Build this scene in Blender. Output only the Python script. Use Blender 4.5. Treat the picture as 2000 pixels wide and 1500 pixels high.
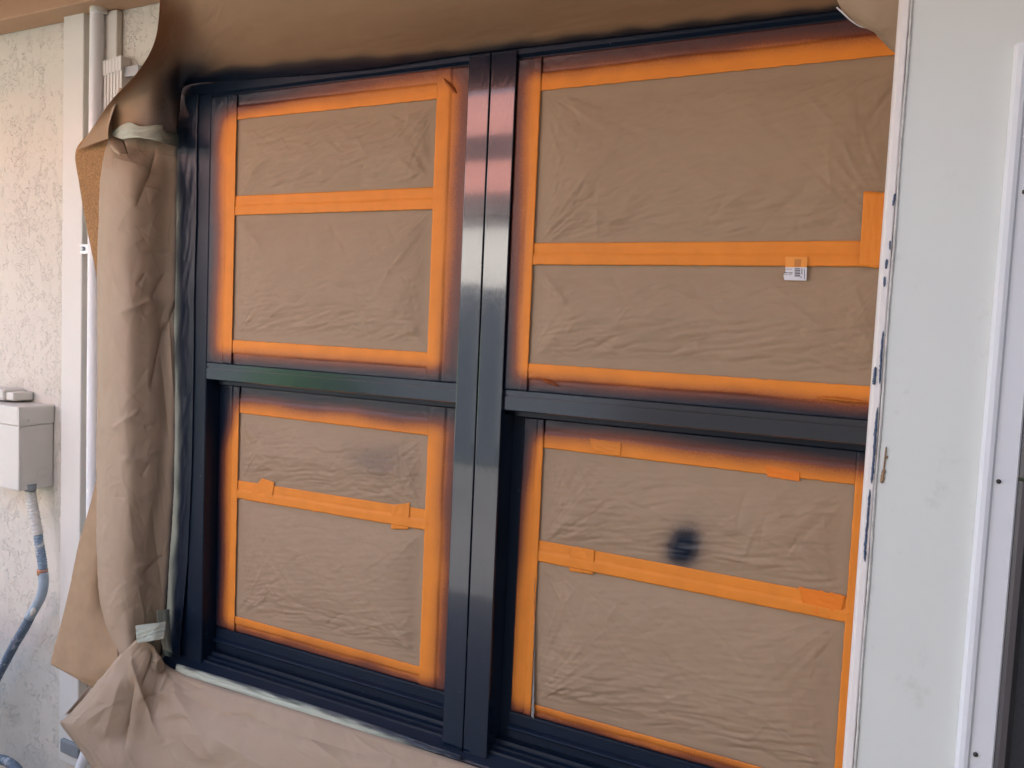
import bpy, bmesh, math, random
import numpy as np
from mathutils import Vector, Matrix

random.seed(7)
for o in list(bpy.data.objects):
    bpy.data.objects.remove(o)
scene = bpy.context.scene
COL = scene.collection
R = math.radians

# ------------------------------------------------------------------ camera
CAM = np.array([0.805, -1.39, 1.55])
AX_R = np.array([0.88124382, 0.47062249, 0.04386117])
AX_D = np.array([0.07151298, -0.04102763, -0.99659552])
AX_F = np.array([-0.46722074, 0.88138028, -0.06981096])
FPX = 1650.0
cam = bpy.data.cameras.new('camera')
cam.sensor_width = 36
cam.lens = 36 * FPX / 2000
cam.clip_start = 0.02
cam.clip_end = 500
cam_o = bpy.data.objects.new('camera', cam)
COL.objects.link(cam_o)
m = Matrix.Identity(4)
for i in range(3):
    m[i][0] = AX_R[i]; m[i][1] = -AX_D[i]; m[i][2] = -AX_F[i]; m[i][3] = CAM[i]
cam_o.matrix_world = m
scene.camera = cam_o

# ------------------------------------------------------------------ light
SUN_EL, SUN_AZ = 52.0, 28.0        # sun stands behind the house, to the left of it
w = bpy.data.worlds.new('World'); scene.world = w; w.use_nodes = True
nt = w.node_tree
sky = nt.nodes.new('ShaderNodeTexSky'); sky.sky_type = 'NISHITA'; sky.sun_disc = False
sky.sun_elevation = R(SUN_EL); sky.sun_rotation = R(-SUN_AZ)
sky.air_density = 1.0; sky.dust_density = 6.0; sky.ozone_density = 0.4
bg = nt.nodes['Background']; bg.inputs['Strength'].default_value = 0.12
nt.links.new(sky.outputs[0], bg.inputs[0])
sun = bpy.data.lights.new('sun', 'SUN'); sun.energy = 4.0; sun.angle = R(0.5); sun.color = (1, 0.94, 0.86)
sun_o = bpy.data.objects.new('sun', sun); COL.objects.link(sun_o)
sd = Vector((-math.sin(R(SUN_AZ)) * math.cos(R(SUN_EL)), math.cos(R(SUN_AZ)) * math.cos(R(SUN_EL)), math.sin(R(SUN_EL))))
sun_o.rotation_euler = sd.to_track_quat('Z', 'Y').to_euler()
sun_o.location = (0, 5, 8)
vs = scene.view_settings
vs.view_transform = 'Standard'; vs.look = 'None'; vs.exposure = 3.14; vs.gamma = 1.0; vs.use_curve_mapping = False

# ------------------------------------------------------------------ helpers
def S(px, py, Y=0.0):
    """point on the plane y = Y that a 2000x1500 photo pixel looks at (a survey of the place, in metres)"""
    d = (px - 1000) * AX_R + (py - 750) * AX_D + FPX * AX_F
    return CAM + d / d[1] * (Y - CAM[1])

def tag(o, label=None, cat=None, group=None, kind=None):
    if label: o['label'] = label
    if cat: o['category'] = cat
    if group: o['group'] = group
    if kind: o['kind'] = kind
    return o

def empty(name, loc=(0, 0, 0)):
    o = bpy.data.objects.new(name, None); COL.objects.link(o); o.location = loc
    o.empty_display_size = 0.05
    return o

def link(name, me, mat=None, parent=None):
    o = bpy.data.objects.new(name, me); COL.objects.link(o)
    if mat is not None and len(me.materials) == 0: me.materials.append(mat)
    if parent is not None:
        o.parent = parent
        o.matrix_parent_inverse = Matrix.Translation(-Vector(parent.location))
    return o

def from_bm(name, bm, mat, parent=None, smooth=False):
    me = bpy.data.meshes.new(name)
    bmesh.ops.recalc_face_normals(bm, faces=bm.faces)
    bm.to_mesh(me); bm.free()
    if smooth: me.shade_smooth()
    return link(name, me, mat, parent)

def add_box(bm, x0, x1, y0, y1, z0, z1, bev=0.0, seg=2):
    v = [bm.verts.new((x, y, z)) for x in (x0, x1) for y in (y0, y1) for z in (z0, z1)]
    idx = [(0, 1, 3, 2), (4, 6, 7, 5), (0, 4, 5, 1), (2, 3, 7, 6), (0, 2, 6, 4), (1, 5, 7, 3)]
    fs = [bm.faces.new([v[i] for i in f]) for f in idx]
    if bev > 0:
        es = list({e for f in fs for e in f.edges})
        bmesh.ops.bevel(bm, geom=es, offset=bev, segments=seg, profile=0.5, affect='EDGES')

def box(name, x0, x1, y0, y1, z0, z1, mat, parent=None, bev=0.002):
    bm = bmesh.new(); add_box(bm, x0, x1, y0, y1, z0, z1, bev)
    return from_bm(name, bm, mat, parent)

def extrude_profile(name, prof, a0, a1, axis, mat, parent=None, bev=0.0):
    """prof: closed list of 2D points; axis 'x': prof=(y,z), axis 'z': prof=(x,y)"""
    bm = bmesh.new()
    def mk(p, a): return (a, p[0], p[1]) if axis == 'x' else (p[0], p[1], a)
    A = [bm.verts.new(mk(p, a0)) for p in prof]; B = [bm.verts.new(mk(p, a1)) for p in prof]
    n = len(prof)
    for i in range(n):
        bm.faces.new((A[i], A[(i + 1) % n], B[(i + 1) % n], B[i]))
    bm.faces.new(A); bm.faces.new(B[::-1])
    if bev > 0:
        bmesh.ops.bevel(bm, geom=list(bm.edges), offset=bev, segments=2, profile=0.5, affect='EDGES')
    return from_bm(name, bm, mat, parent)

def crom(P, n):
    P = np.asarray(P, float)
    Q = np.concatenate([2 * P[:1] - P[1:2], P, 2 * P[-1:] - P[-2:-1]])
    t = np.linspace(0, len(P) - 1, n); i = np.minimum(t.astype(int), len(P) - 2)
    f = (t - i).reshape((-1,) + (1,) * (P.ndim - 1))
    a, b, c, d = Q[i], Q[i + 1], Q[i + 2], Q[i + 3]
    return 0.5 * (2 * b + (c - a) * f + (2 * a - 5 * b + 4 * c - d) * f ** 2 + (3 * b - a - 3 * c + d) * f ** 3)

def tube(name, pts, rad, mat, parent=None, n=14, res=40, rad_fn=None):
    P = crom(pts, res); T = np.gradient(P, axis=0); T /= np.linalg.norm(T, axis=1)[:, None]
    verts, faces = [], []
    up = np.array([0.31, -0.9, 0.2])
    for k in range(res):
        a = np.cross(T[k], up); a /= np.linalg.norm(a); b = np.cross(T[k], a)
        r = rad if rad_fn is None else rad_fn(k / (res - 1))
        for j in range(n):
            th = 2 * math.pi * j / n
            verts.append(P[k] + r * (math.cos(th) * a + math.sin(th) * b))
    for k in range(res - 1):
        for j in range(n):
            faces.append((k * n + j, k * n + (j + 1) % n, (k + 1) * n + (j + 1) % n, (k + 1) * n + j))
    faces.append(tuple(range(n))[::-1]); faces.append(tuple((res - 1) * n + j for j in range(n)))
    me = bpy.data.meshes.new(name); me.from_pydata([tuple(v) for v in verts], [], faces); me.shade_smooth()
    return link(name, me, mat, parent)

def gnoise(x, y, seed=0):
    """2D gradient noise, vectorised, about -0.7..0.7"""
    x = np.asarray(x, float); y = np.asarray(y, float)
    xi = np.floor(x).astype(np.int64); yi = np.floor(y).astype(np.int64)
    xf = x - xi; yf = y - yi
    def g(i, j):
        h = (i * 374761393 + j * 668265263 + seed * 1442695041) & 0x7fffffff
        h = ((h ^ (h >> 13)) * 1274126177) & 0x7fffffff
        h = h ^ (h >> 16)
        a = (h % 3600) / 3600 * 2 * math.pi
        return np.cos(a), np.sin(a)
    u = xf ** 3 * (xf * (xf * 6 - 15) + 10); v = yf ** 3 * (yf * (yf * 6 - 15) + 10)
    def dot(di, dj):
        gx, gy = g(xi + di, yi + dj)
        return gx * (xf - di) + gy * (yf - dj)
    return (dot(0, 0) * (1 - u) + dot(1, 0) * u) * (1 - v) + (dot(0, 1) * (1 - u) + dot(1, 1) * u) * v

def sstep(a, b, x):
    t = np.clip((x - a) / (b - a), 0, 1)
    return t * t * (3 - 2 * t)

def grid_mesh(name, P, mat, parent=None, attrs=None, thick=0.0, smooth=True, keep=None):
    """P: (nv,nu,3) array -> one mesh, optional float point attributes and sheet thickness"""
    nv, nu = P.shape[:2]
    idx = np.arange(nv * nu).reshape(nv, nu)
    q = np.stack([idx[:-1, :-1], idx[:-1, 1:], idx[1:, 1:], idx[1:, :-1]], -1).reshape(-1, 4)
    if keep is not None: q = q[keep.reshape(-1)]
    me = bpy.data.meshes.new(name)
    me.from_pydata(P.reshape(-1, 3).tolist(), [], q.tolist())
    if attrs:
        for k, a in attrs.items():
            at = me.attributes.new(k, 'FLOAT', 'POINT'); at.data.foreach_set('value', np.ascontiguousarray(a.reshape(-1), dtype=np.float32))
    if smooth: me.shade_smooth()
    o = link(name, me, mat, parent)
    if thick:
        md = o.modifiers.new('thickness', 'SOLIDIFY'); md.thickness = thick; md.offset = 0
    return o

def creases(A, B, n, seed, length=(.03, .09), width=(.004, .012), amp=.002, ang=None, region=None, spread=.6):
    '''sharp paper creases: straight ridges with a crisp crest that die away at their ends'''
    rng = np.random.RandomState(seed); h = np.zeros_like(A)
    a0, a1, b0, b1 = (A.min(), A.max(), B.min(), B.max()) if region is None else region
    for _ in range(n):
        ca, cb = rng.uniform(a0, a1), rng.uniform(b0, b1)
        th = rng.uniform(0, math.pi) if ang is None else ang + rng.normal() * spread
        L = rng.uniform(*length); w_ = rng.uniform(*width)
        u = (A - ca) * math.cos(th) + (B - cb) * math.sin(th); v = -(A - ca) * math.sin(th) + (B - cb) * math.cos(th)
        v = v + .12 * u * u / L
        w_e = w_ * (1 + .9 * u / L)
        w_e = np.maximum(w_e, .3 * w_)
        sg = rng.choice((-1, 1)); asym = np.where(v > 0, 1.0, rng.uniform(.35, 2.0))
        h += sg * amp * rng.uniform(.4, 1) * (w_ / width[1]) ** .5 * np.exp(-np.abs(v) * asym / w_e) * np.exp(-(u / L) ** 2)
    return h

def normals(P):
    du = np.gradient(P, axis=1); dv = np.gradient(P, axis=0)
    n = np.cross(du, dv); n /= np.linalg.norm(n, axis=2)[:, :, None] + 1e-12
    return n

# ------------------------------------------------------------------ materials
def new_mat(name):
    m = bpy.data.materials.new(name); m.use_nodes = True
    return m, m.node_tree, m.node_tree.nodes['Principled BSDF']

class N:
    def __init__(s, nt): s.nt = nt
    def __call__(s, typ, **kw):
        n = s.nt.nodes.new(typ)
        for k, v in kw.items():
            if k.startswith('i_'):
                key = k[2:]
                n.inputs[int(key) if key.isdigit() else key.replace('_', ' ')].default_value = v
            else: setattr(n, k, v)
        return n
    def l(s, a, b): s.nt.links.new(a, b)

def ramp(n, stops):
    cr = n.color_ramp
    while len(cr.elements) < len(stops): cr.elements.new(0.5)
    for e, (p, c) in zip(cr.elements, stops):
        e.position = p; e.color = c if len(c) == 4 else (*c, 1)

def mixc(n, fac, a, b, blend='MIX'):
    mx = n('ShaderNodeMix', data_type='RGBA', blend_type=blend)
    for s, v in ((0, fac), (6, a), (7, b)):
        if hasattr(v, 'links') or isinstance(v, bpy.types.NodeSocket): n.l(v, mx.inputs[s])
        else: mx.inputs[s].default_value = v if not isinstance(v, tuple) or len(v) == 4 else (*v, 1)
    return mx.outputs[2]

def plain(name, col, rough=0.5, noise=0.06, scale=30, bump=0.05, metallic=0.0, spec=0.5, grime=None, specks=False):
    m, nt, b = new_mat(name); n = N(nt)
    tc = n('ShaderNodeTexCoord')
    t = n('ShaderNodeTexNoise', i_Scale=scale, i_Detail=6.0, i_Roughness=0.6); n.l(tc.outputs['Object'], t.inputs[0])
    lo = tuple(c * (1 - noise * 2) for c in col); hi = tuple(min(1, c * (1 + noise)) for c in col)
    c = mixc(n, t.outputs[0], lo, hi)
    if grime:
        t3 = n('ShaderNodeTexNoise', i_Scale=grime[1], i_Detail=8.0, i_Roughness=0.7); n.l(tc.outputs['Object'], t3.inputs[0])
        r = n('ShaderNodeValToRGB'); ramp(r, [(grime[2], (0, 0, 0)), (grime[3], (1, 1, 1))]); n.l(t3.outputs[0], r.inputs[0])
        c = mixc(n, r.outputs[0], c, grime[0])
    if specks:
        v = n('ShaderNodeTexVoronoi', i_Scale=16.0); n.l(tc.outputs['Object'], v.inputs[0])
        vr = n('ShaderNodeValToRGB'); ramp(vr, [(0.012, (1, 1, 1)), (0.045, (0, 0, 0))]); n.l(v.outputs['Distance'], vr.inputs[0])
        vm = n('ShaderNodeMath', operation='GREATER_THAN'); n.l(v.outputs['Color'], vm.inputs[0]); vm.inputs[1].default_value = .62
        vx = n('ShaderNodeMath', operation='MULTIPLY'); n.l(vr.outputs[0], vx.inputs[0]); n.l(vm.outputs[0], vx.inputs[1])
        c = mixc(n, vx.outputs[0], c, (0.33, 0.30, 0.25))
    n.l(c, b.inputs['Base Color'])
    b.inputs['Roughness'].default_value = rough; b.inputs['Metallic'].default_value = metallic
    b.inputs['Specular IOR Level'].default_value = spec
    if bump:
        t2 = n('ShaderNodeTexNoise', i_Scale=scale * 6, i_Detail=4.0); n.l(tc.outputs['Object'], t2.inputs[0])
        bp = n('ShaderNodeBump', i_Strength=bump, i_Distance=0.002); n.l(t2.outputs[0], bp.inputs['Height']); n.l(bp.outputs[0], b.inputs['Normal'])
    return m

NAVY = (0.006, 0.0135, 0.029)
def navy_paint(name, rough=0.24, streak=0.0):
    m, nt, b = new_mat(name); n = N(nt)
    b.inputs['Specular IOR Level'].default_value = .38 if streak else .27
    if streak: b.inputs['Coat Weight'].default_value = .8 if streak > 0 else .65; b.inputs['Coat Roughness'].default_value = .05 if streak > 0 else .17; b.inputs['Coat IOR'].default_value = 1.6
    tc = n('ShaderNodeTexCoord'); mp = n('ShaderNodeMapping'); n.l(tc.outputs['Object'], mp.inputs[0])
    t = n('ShaderNodeTexNoise', i_Scale=14.0, i_Detail=5.0); n.l(mp.outputs[0], t.inputs[0])
    c = mixc(n, t.outputs[0], tuple(x * 0.8 for x in NAVY), tuple(x * 1.2 for x in NAVY))
    # stray dust and lint caught in the wet paint
    d = n('ShaderNodeTexVoronoi', i_Scale=26.0); n.l(tc.outputs['Object'], d.inputs[0])
    dr = n('ShaderNodeValToRGB'); ramp(dr, [(0.02, (1, 1, 1)), (0.05, (0, 0, 0))]); n.l(d.outputs['Distance'], dr.inputs[0])
    c = mixc(n, dr.outputs[0], c, (0.10, 0.12, 0.15))
    n.l(c, b.inputs['Base Color'])
    t2 = n('ShaderNodeTexNoise', i_Scale=9.0, i_Detail=3.0); n.l(tc.outputs['Object'], t2.inputs[0])
    rr = n('ShaderNodeMapRange'); n.l(t2.outputs[0], rr.inputs[0]); rr.inputs[3].default_value = rough - 0.06; rr.inputs[4].default_value = rough + 0.08
    n.l(rr.outputs[0], b.inputs['Roughness'])
    if streak:
        mp2 = n('ShaderNodeMapping'); mp2.inputs['Scale'].default_value = (300, 40, 42) if streak > 0 else (14, 40, 300); n.l(tc.outputs['Object'], mp2.inputs[0])
        t3 = n('ShaderNodeTexNoise', i_Scale=1.0, i_Detail=3.0); n.l(mp2.outputs[0], t3.inputs[0])
    else:
        t3 = n('ShaderNodeTexNoise', i_Scale=420.0, i_Detail=2.0); n.l(tc.outputs['Object'], t3.inputs[0])
    bp = n('ShaderNodeBump', i_Strength=abs(streak) if streak else 0.06, i_Distance=0.0006); n.l(t3.outputs[0], bp.inputs['Height']); n.l(bp.outputs[0], b.inputs['Normal'])
    return m

def sprayed(name, base, mid, dark=NAVY, fine=(900, 0.05), rough=0.62, mottle=0.12, fibre=False, trans=0.0):
    """a base colour with navy paint mist on it; 'spray_and_shade' is the paint landed at that point, plus recess shade put in at the top left"""
    m, nt, b = new_mat(name); n = N(nt)
    tc = n('ShaderNodeTexCoord')
    a = n('ShaderNodeAttribute', attribute_name='spray_and_shade')
    t = n('ShaderNodeTexNoise', i_Scale=620.0, i_Detail=3.0); n.l(tc.outputs['Object'], t.inputs[0])
    big = n('ShaderNodeTexNoise', i_Scale=24.0, i_Detail=4.0); n.l(tc.outputs['Object'], big.inputs[0])
    lo = tuple(c * (1 - mottle) for c in base); hi = tuple(min(1, c * (1 + mottle)) for c in base)
    bc = mixc(n, big.outputs[0], lo, hi)
    if fibre:
        f = n('ShaderNodeTexNoise', i_Scale=210.0, i_Detail=6.0, i_Roughness=0.75); n.l(tc.outputs['Object'], f.inputs[0])
        fr = n('ShaderNodeValToRGB'); ramp(fr, [(0.38, (0.62, 0.62, 0.62)), (0.62, (1.18, 1.18, 1.18))]); n.l(f.outputs[0], fr.inputs[0])
        bc = mixc(n, 1.0, bc, fr.outputs[0], 'MULTIPLY')
    # speckled threshold on the mist
    sp = n('ShaderNodeMath', operation='MULTIPLY_ADD'); n.l(t.outputs[0], sp.inputs[0]); sp.inputs[1].default_value = 0.42; sp.inputs[2].default_value = -0.21
    sw = n('ShaderNodeMath', operation='MULTIPLY'); n.l(a.outputs['Fac'], sw.inputs[0])
    inv = n('ShaderNodeMath', operation='SUBTRACT'); inv.inputs[0].default_value = 1.0; n.l(a.outputs['Fac'], inv.inputs[1]); n.l(inv.outputs[0], sw.inputs[1])
    s4 = n('ShaderNodeMath', operation='MULTIPLY'); n.l(sw.outputs[0], s4.inputs[0]); s4.inputs[1].default_value = 4.0
    s5 = n('ShaderNodeMath', operation='MULTIPLY'); n.l(s4.outputs[0], s5.inputs[0]); n.l(sp.outputs[0], s5.inputs[1])
    fac = n('ShaderNodeMath', operation='ADD', use_clamp=True); n.l(a.outputs['Fac'], fac.inputs[0]); n.l(s5.outputs[0], fac.inputs[1])
    r1 = n('ShaderNodeMapRange', clamp=True); n.l(fac.outputs[0], r1.inputs[0]); r1.inputs[1].default_value = 0.0; r1.inputs[2].default_value = 0.55
    r2 = n('ShaderNodeMapRange', clamp=True); n.l(fac.outputs[0], r2.inputs[0]); r2.inputs[1].default_value = 0.45; r2.inputs[2].default_value = 1.0
    c = mixc(n, r1.outputs[0], bc, mid)
    c = mixc(n, r2.outputs[0], c, dark)
    n.l(c, b.inputs['Base Color'])
    rr = n('ShaderNodeMapRange'); n.l(fac.outputs[0], rr.inputs[0]); rr.inputs[3].default_value = rough; rr.inputs[4].default_value = 0.34
    n.l(rr.outputs[0], b.inputs['Roughness'])
    b.inputs['Specular IOR Level'].default_value = 0.4
    t2 = n('ShaderNodeTexNoise', i_Scale=float(fine[0]), i_Detail=3.0); n.l(tc.outputs['Object'], t2.inputs[0])
    bp = n('ShaderNodeBump', i_Strength=fine[1], i_Distance=0.001); n.l(t2.outputs[0], bp.inputs['Height']); n.l(bp.outputs[0], b.inputs['Normal'])
    if trans:
        out = nt.nodes['Material Output']
        tr = n('ShaderNodeBsdfTranslucent'); n.l(mixc(n, 1.0, c, (1.0, 0.72, 0.42), 'MULTIPLY'), tr.inputs[0])
        ms = n('ShaderNodeMixShader'); ms.inputs[0].default_value = trans
        n.l(b.outputs[0], ms.inputs[1]); n.l(tr.outputs[0], ms.inputs[2]); n.l(ms.outputs[0], out.inputs[0])
    return m

def stucco_mat():
    m, nt, b = new_mat('stucco'); n = N(nt)
    tc = n('ShaderNodeTexCoord')
    big = n('ShaderNodeTexNoise', i_Scale=3.0, i_Detail=5.0); n.l(tc.outputs['Object'], big.inputs[0])
    c = mixc(n, big.outputs[0], (0.63, 0.575, 0.485), (0.72, 0.665, 0.57))
    # skip-trowel relief: flat islands with ragged lips and small pits
    mp = n('ShaderNodeMapping'); mp.inputs['Scale'].default_value = (1.0, 1.0, 0.8); n.l(tc.outputs['Object'], mp.inputs[0])
    wv = n('ShaderNodeTexNoise', i_Scale=60.0, i_Detail=4.0, i_Distortion=0.6); n.l(mp.outputs[0], wv.inputs[0])
    add = n('ShaderNodeMix', data_type='RGBA', blend_type='LINEAR_LIGHT'); add.inputs[0].default_value = 0.035
    n.l(mp.outputs[0], add.inputs[6]); n.l(wv.outputs[1], add.inputs[7])
    t1 = n('ShaderNodeTexNoise', i_Scale=26.0, i_Detail=2.5, i_Roughness=0.5); n.l(add.outputs[2], t1.inputs[0])
    r1 = n('ShaderNodeValToRGB'); ramp(r1, [(0.40, (0, 0, 0)), (0.43, (0.8, 0.8, 0.8)), (0.56, (1, 1, 1))]); n.l(t1.outputs[0], r1.inputs[0])
    t2 = n('ShaderNodeTexNoise', i_Scale=48.0, i_Detail=3.0); n.l(add.outputs[2], t2.inputs[0])
    r2 = n('ShaderNodeValToRGB'); ramp(r2, [(0.34, (0, 0, 0)), (0.38, (1, 1, 1))]); n.l(t2.outputs[0], r2.inputs[0])
    t3 = n('ShaderNodeTexNoise', i_Scale=300.0, i_Detail=4.0); n.l(tc.outputs['Object'], t3.inputs[0])
    h = n('ShaderNodeMath', operation='MULTIPLY_ADD'); n.l(r2.outputs[0], h.inputs[0]); h.inputs[1].default_value = 0.5; n.l(r1.outputs[0], h.inputs[2])
    h2 = n('ShaderNodeMath', operation='MULTIPLY_ADD'); n.l(t3.outputs[0], h2.inputs[0]); h2.inputs[1].default_value = 0.12; n.l(h.outputs[0], h2.inputs[2])
    bp = n('ShaderNodeBump', i_Strength=0.75, i_Distance=0.0035); n.l(h2.outputs[0], bp.inputs['Height']); n.l(bp.outputs[0], b.inputs['Normal'])
    n.l(c, b.inputs['Base Color']); b.inputs['Roughness'].default_value = 0.8; b.inputs['Specular IOR Level'].default_value = 0.25
    return m

ORANGE = (0.80, 0.255, 0.026)
KRAFT = (0.37, 0.258, 0.165)
M_NAVY = navy_paint('navy_paint', rough=0.34)
M_MULL = navy_paint('wet_navy_paint', rough=0.12, streak=0.6)
M_RAIL = navy_paint('wet_rail_paint', rough=0.16, streak=-0.10)
M_TAPE = sprayed('orange_tape', ORANGE, (0.25, 0.062, 0.020), fine=(420, 0.38), rough=0.6, mottle=0.12)
M_PATCH = sprayed('bright_orange_tape', (0.82, 0.215, 0.015), (0.25, 0.062, 0.020), fine=(420, 0.38), rough=0.6, mottle=0.05)
M_SASH = sprayed('sash_paint', (0.30, 0.19, 0.17), (0.11, 0.075, 0.075), rough=0.5)
M_PANE = sprayed('pane_paper', KRAFT, (0.11, 0.085, 0.075), fine=(420, 0.10), rough=0.72, mottle=0.07)
M_KRAFT = sprayed('kraft_paper', (0.44, 0.325, 0.222), (0.11, 0.085, 0.075), fine=(330, 0.10), rough=0.62, mottle=0.06, trans=0.14)
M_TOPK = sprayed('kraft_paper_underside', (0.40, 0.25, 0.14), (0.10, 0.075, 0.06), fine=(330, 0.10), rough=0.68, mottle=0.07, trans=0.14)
M_BACK = sprayed('kraft_paper_back', (0.40, 0.215, 0.085), (0.11, 0.085, 0.075), fine=(330, 0.2), rough=0.85, mottle=0.08, fibre=True, trans=0.12)
M_FLAP = sprayed('kraft_paper_reverse', (0.40, 0.265, 0.15), (0.11, 0.085, 0.075), fine=(330, 0.2), rough=0.8, mottle=0.18, trans=0.12)
M_INNER = sprayed('kraft_paper_pale_inside', (0.66, 0.60, 0.55), (0.11, 0.085, 0.075), fine=(330, 0.1), rough=0.7, mottle=0.05, trans=0.2)
M_GREEN = sprayed('sage_masking_tape', (0.42, 0.45, 0.36), (0.14, 0.16, 0.14), fine=(500, 0.1), rough=0.5, mottle=0.08)
M_STUCCO = stucco_mat()
M_TRIM = plain('cream_trim_paint', (0.70, 0.665, 0.60), 0.5, 0.03, 12, 0.1)
M_BEAM = plain('tan_beam_paint', (0.50, 0.30, 0.17), 0.6, 0.08, 14, 0.15)
M_CEIL = plain('peach_ceiling_paint', (0.74, 0.42, 0.33), 0.6, 0.05, 10, 0.1)
M_PIPE = plain('white_pvc', (0.80, 0.80, 0.80), 0.35, 0.03, 20, 0.05)
M_SLAT = plain('white_slat', (0.74, 0.71, 0.66), 0.4, 0.03, 20, 0.05)
M_BOX = plain('pale_grey_plastic', (0.66, 0.63, 0.56), 0.45, 0.03, 18, 0.06)
M_METAL = plain('zinc', (0.45, 0.48, 0.50), 0.35, 0.1, 40, 0.1, metallic=0.8)
M_COPPER = plain('copper_band', (0.48, 0.20, 0.10), 0.4, 0.1, 40, 0.1, metallic=0.5)
M_HOSE = plain('blue_grey_hose', (0.22, 0.30, 0.38), 0.55, 0.25, 35, 0.3, grime=((0.60, 0.58, 0.53), 30, 0.5, 0.62))
M_HOSED = plain('dark_blue_grey_hose', (0.13, 0.18, 0.24), 0.55, 0.3, 45, 0.3, grime=((0.35, 0.38, 0.42), 50, 0.52, 0.6))
M_SLEEVE = plain('beige_conduit', (0.60, 0.58, 0.52), 0.6, 0.08, 30, 0.2)
M_POST = plain('white_aluminium_cladding', (0.79, 0.81, 0.76), 0.40, 0.03, 5, 0.12, grime=((0.60, 0.60, 0.54), 16, 0.60, 0.85), specks=True)
M_EDGE = plain('white_corner_trim', (0.84, 0.78, 0.74), 0.4, 0.04, 12, 0.10)
M_RIDGE = plain('white_aluminium_channel', (0.83, 0.84, 0.86), 0.3, 0.02, 8, 0.03)
M_CAULK = plain('old_caulk', (0.78, 0.75, 0.69), 0.7, 0.25, 60, 0.5)
M_MARK = plain('blue_paint_smear', (0.075, 0.115, 0.20), 0.45, 0.2, 60, 0.3)
M_RUST = plain('rust_stain', (0.36, 0.22, 0.12), 0.8, 0.3, 60, 0.4)
M_DOORF = plain('bronze_grey_frame', (0.11, 0.10, 0.105), 0.4, 0.08, 20, 0.08, metallic=0.3)
M_SCREW = plain('dark_screw', (0.06, 0.055, 0.05), 0.5, 0.2, 60, 0.1)
M_SCREEN = plain('dark_insect_screen', (0.035, 0.04, 0.045), 0.6, 0.3, 300, 0.4)
M_LABEL = plain('white_label', (0.74, 0.75, 0.80), 0.45, 0.02, 30, 0.03)
M_INK = plain('black_print', (0.05, 0.05, 0.07), 0.6, 0.1, 30, 0.0)
M_CONC = plain('concrete', (0.13, 0.13, 0.13), 0.85, 0.2, 6, 0.4)
M_DIRT = plain('sandy_soil', (0.25, 0.19, 0.13), 0.95, 0.3, 12, 0.6)
M_LAWN = plain('lawn', (0.07, 0.13, 0.03), 0.9, 0.4, 3, 0.6)
M_LEAF = plain('leaf', (0.12, 0.38, 0.05), 0.5, 0.4, 8, 0.1)
M_BARK = plain('bark', (0.12, 0.08, 0.05), 0.9, 0.3, 20, 0.5)
M_WHITEW = plain('white_stucco_far', (0.75, 0.75, 0.74), 0.8, 0.05, 4, 0.2)
M_TILE = plain('pink_clay_tiles', (0.50, 0.22, 0.19), 0.8, 0.2, 6, 0.3)
M_DARKG = plain('dark_glass', (0.02, 0.025, 0.03), 0.1, 0.1, 6, 0.0)
M_GLASS = plain('window_glass', (0.03, 0.035, 0.04), 0.05, 0.1, 6, 0.0)
M_FENCE = plain('weathered_fence', (0.055, 0.07, 0.09), .8, .2, 6, .3)
M_BLOCKER = plain('dark_blocker_boards', (0.05, 0.045, 0.04), .6, .2, 6, .2)  # dark finish of the added light blockers
M_GREYB = plain('grey_foam', (0.24, 0.26, 0.27), 0.7, 0.15, 30, 0.3)

# ------------------------------------------------------------------ setting: ground
WY = 0.02           # stucco face
gm = bpy.data.meshes.new('ground')
gm.from_pydata([(-150, -150, 0), (150, -150, 0), (150, 150, 0), (-150, 150, 0)], [], [(0, 1, 2, 3)])
tag(link('ground', gm, M_LAWN), kind='structure')
pm = bpy.data.meshes.new('patio')
pm.from_pydata([(-12, -6.4, 0.02), (6, -6.4, 0.02), (6, -0.12, 0.02), (-12, -0.12, 0.02)], [], [(0, 1, 2, 3)])
tag(link('patio', pm, M_CONC), kind='structure')
pm = bpy.data.meshes.new('soil_strip')
pm.from_pydata([(-8, -0.12, 0.012), (5, -0.12, 0.012), (5, 0.02, 0.012), (-8, 0.02, 0.012)], [], [(0, 1, 2, 3)])
tag(link('soil_strip', pm, M_DIRT), kind='structure')

# ------------------------------------------------------------------ the house wall with a window opening
OX0, OX1, OZ0, OZ1 = -0.828, 0.850, 0.69, 2.09
bm = bmesh.new()
def wallface(x0, x1, z0, z1):
    add_box(bm, x0, x1, WY, WY + 0.2, z0, z1)
wallface(-8, OX0, 0, 2.75); wallface(OX1, 5, 0, 2.75); wallface(OX0, OX1, 0, OZ0); wallface(OX0, OX1, OZ1, 2.75)
wall = from_bm('house_wall', bm, M_STUCCO)
tag(wall, 'cream skip-trowel stucco house wall around the masked window', 'wall')

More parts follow.
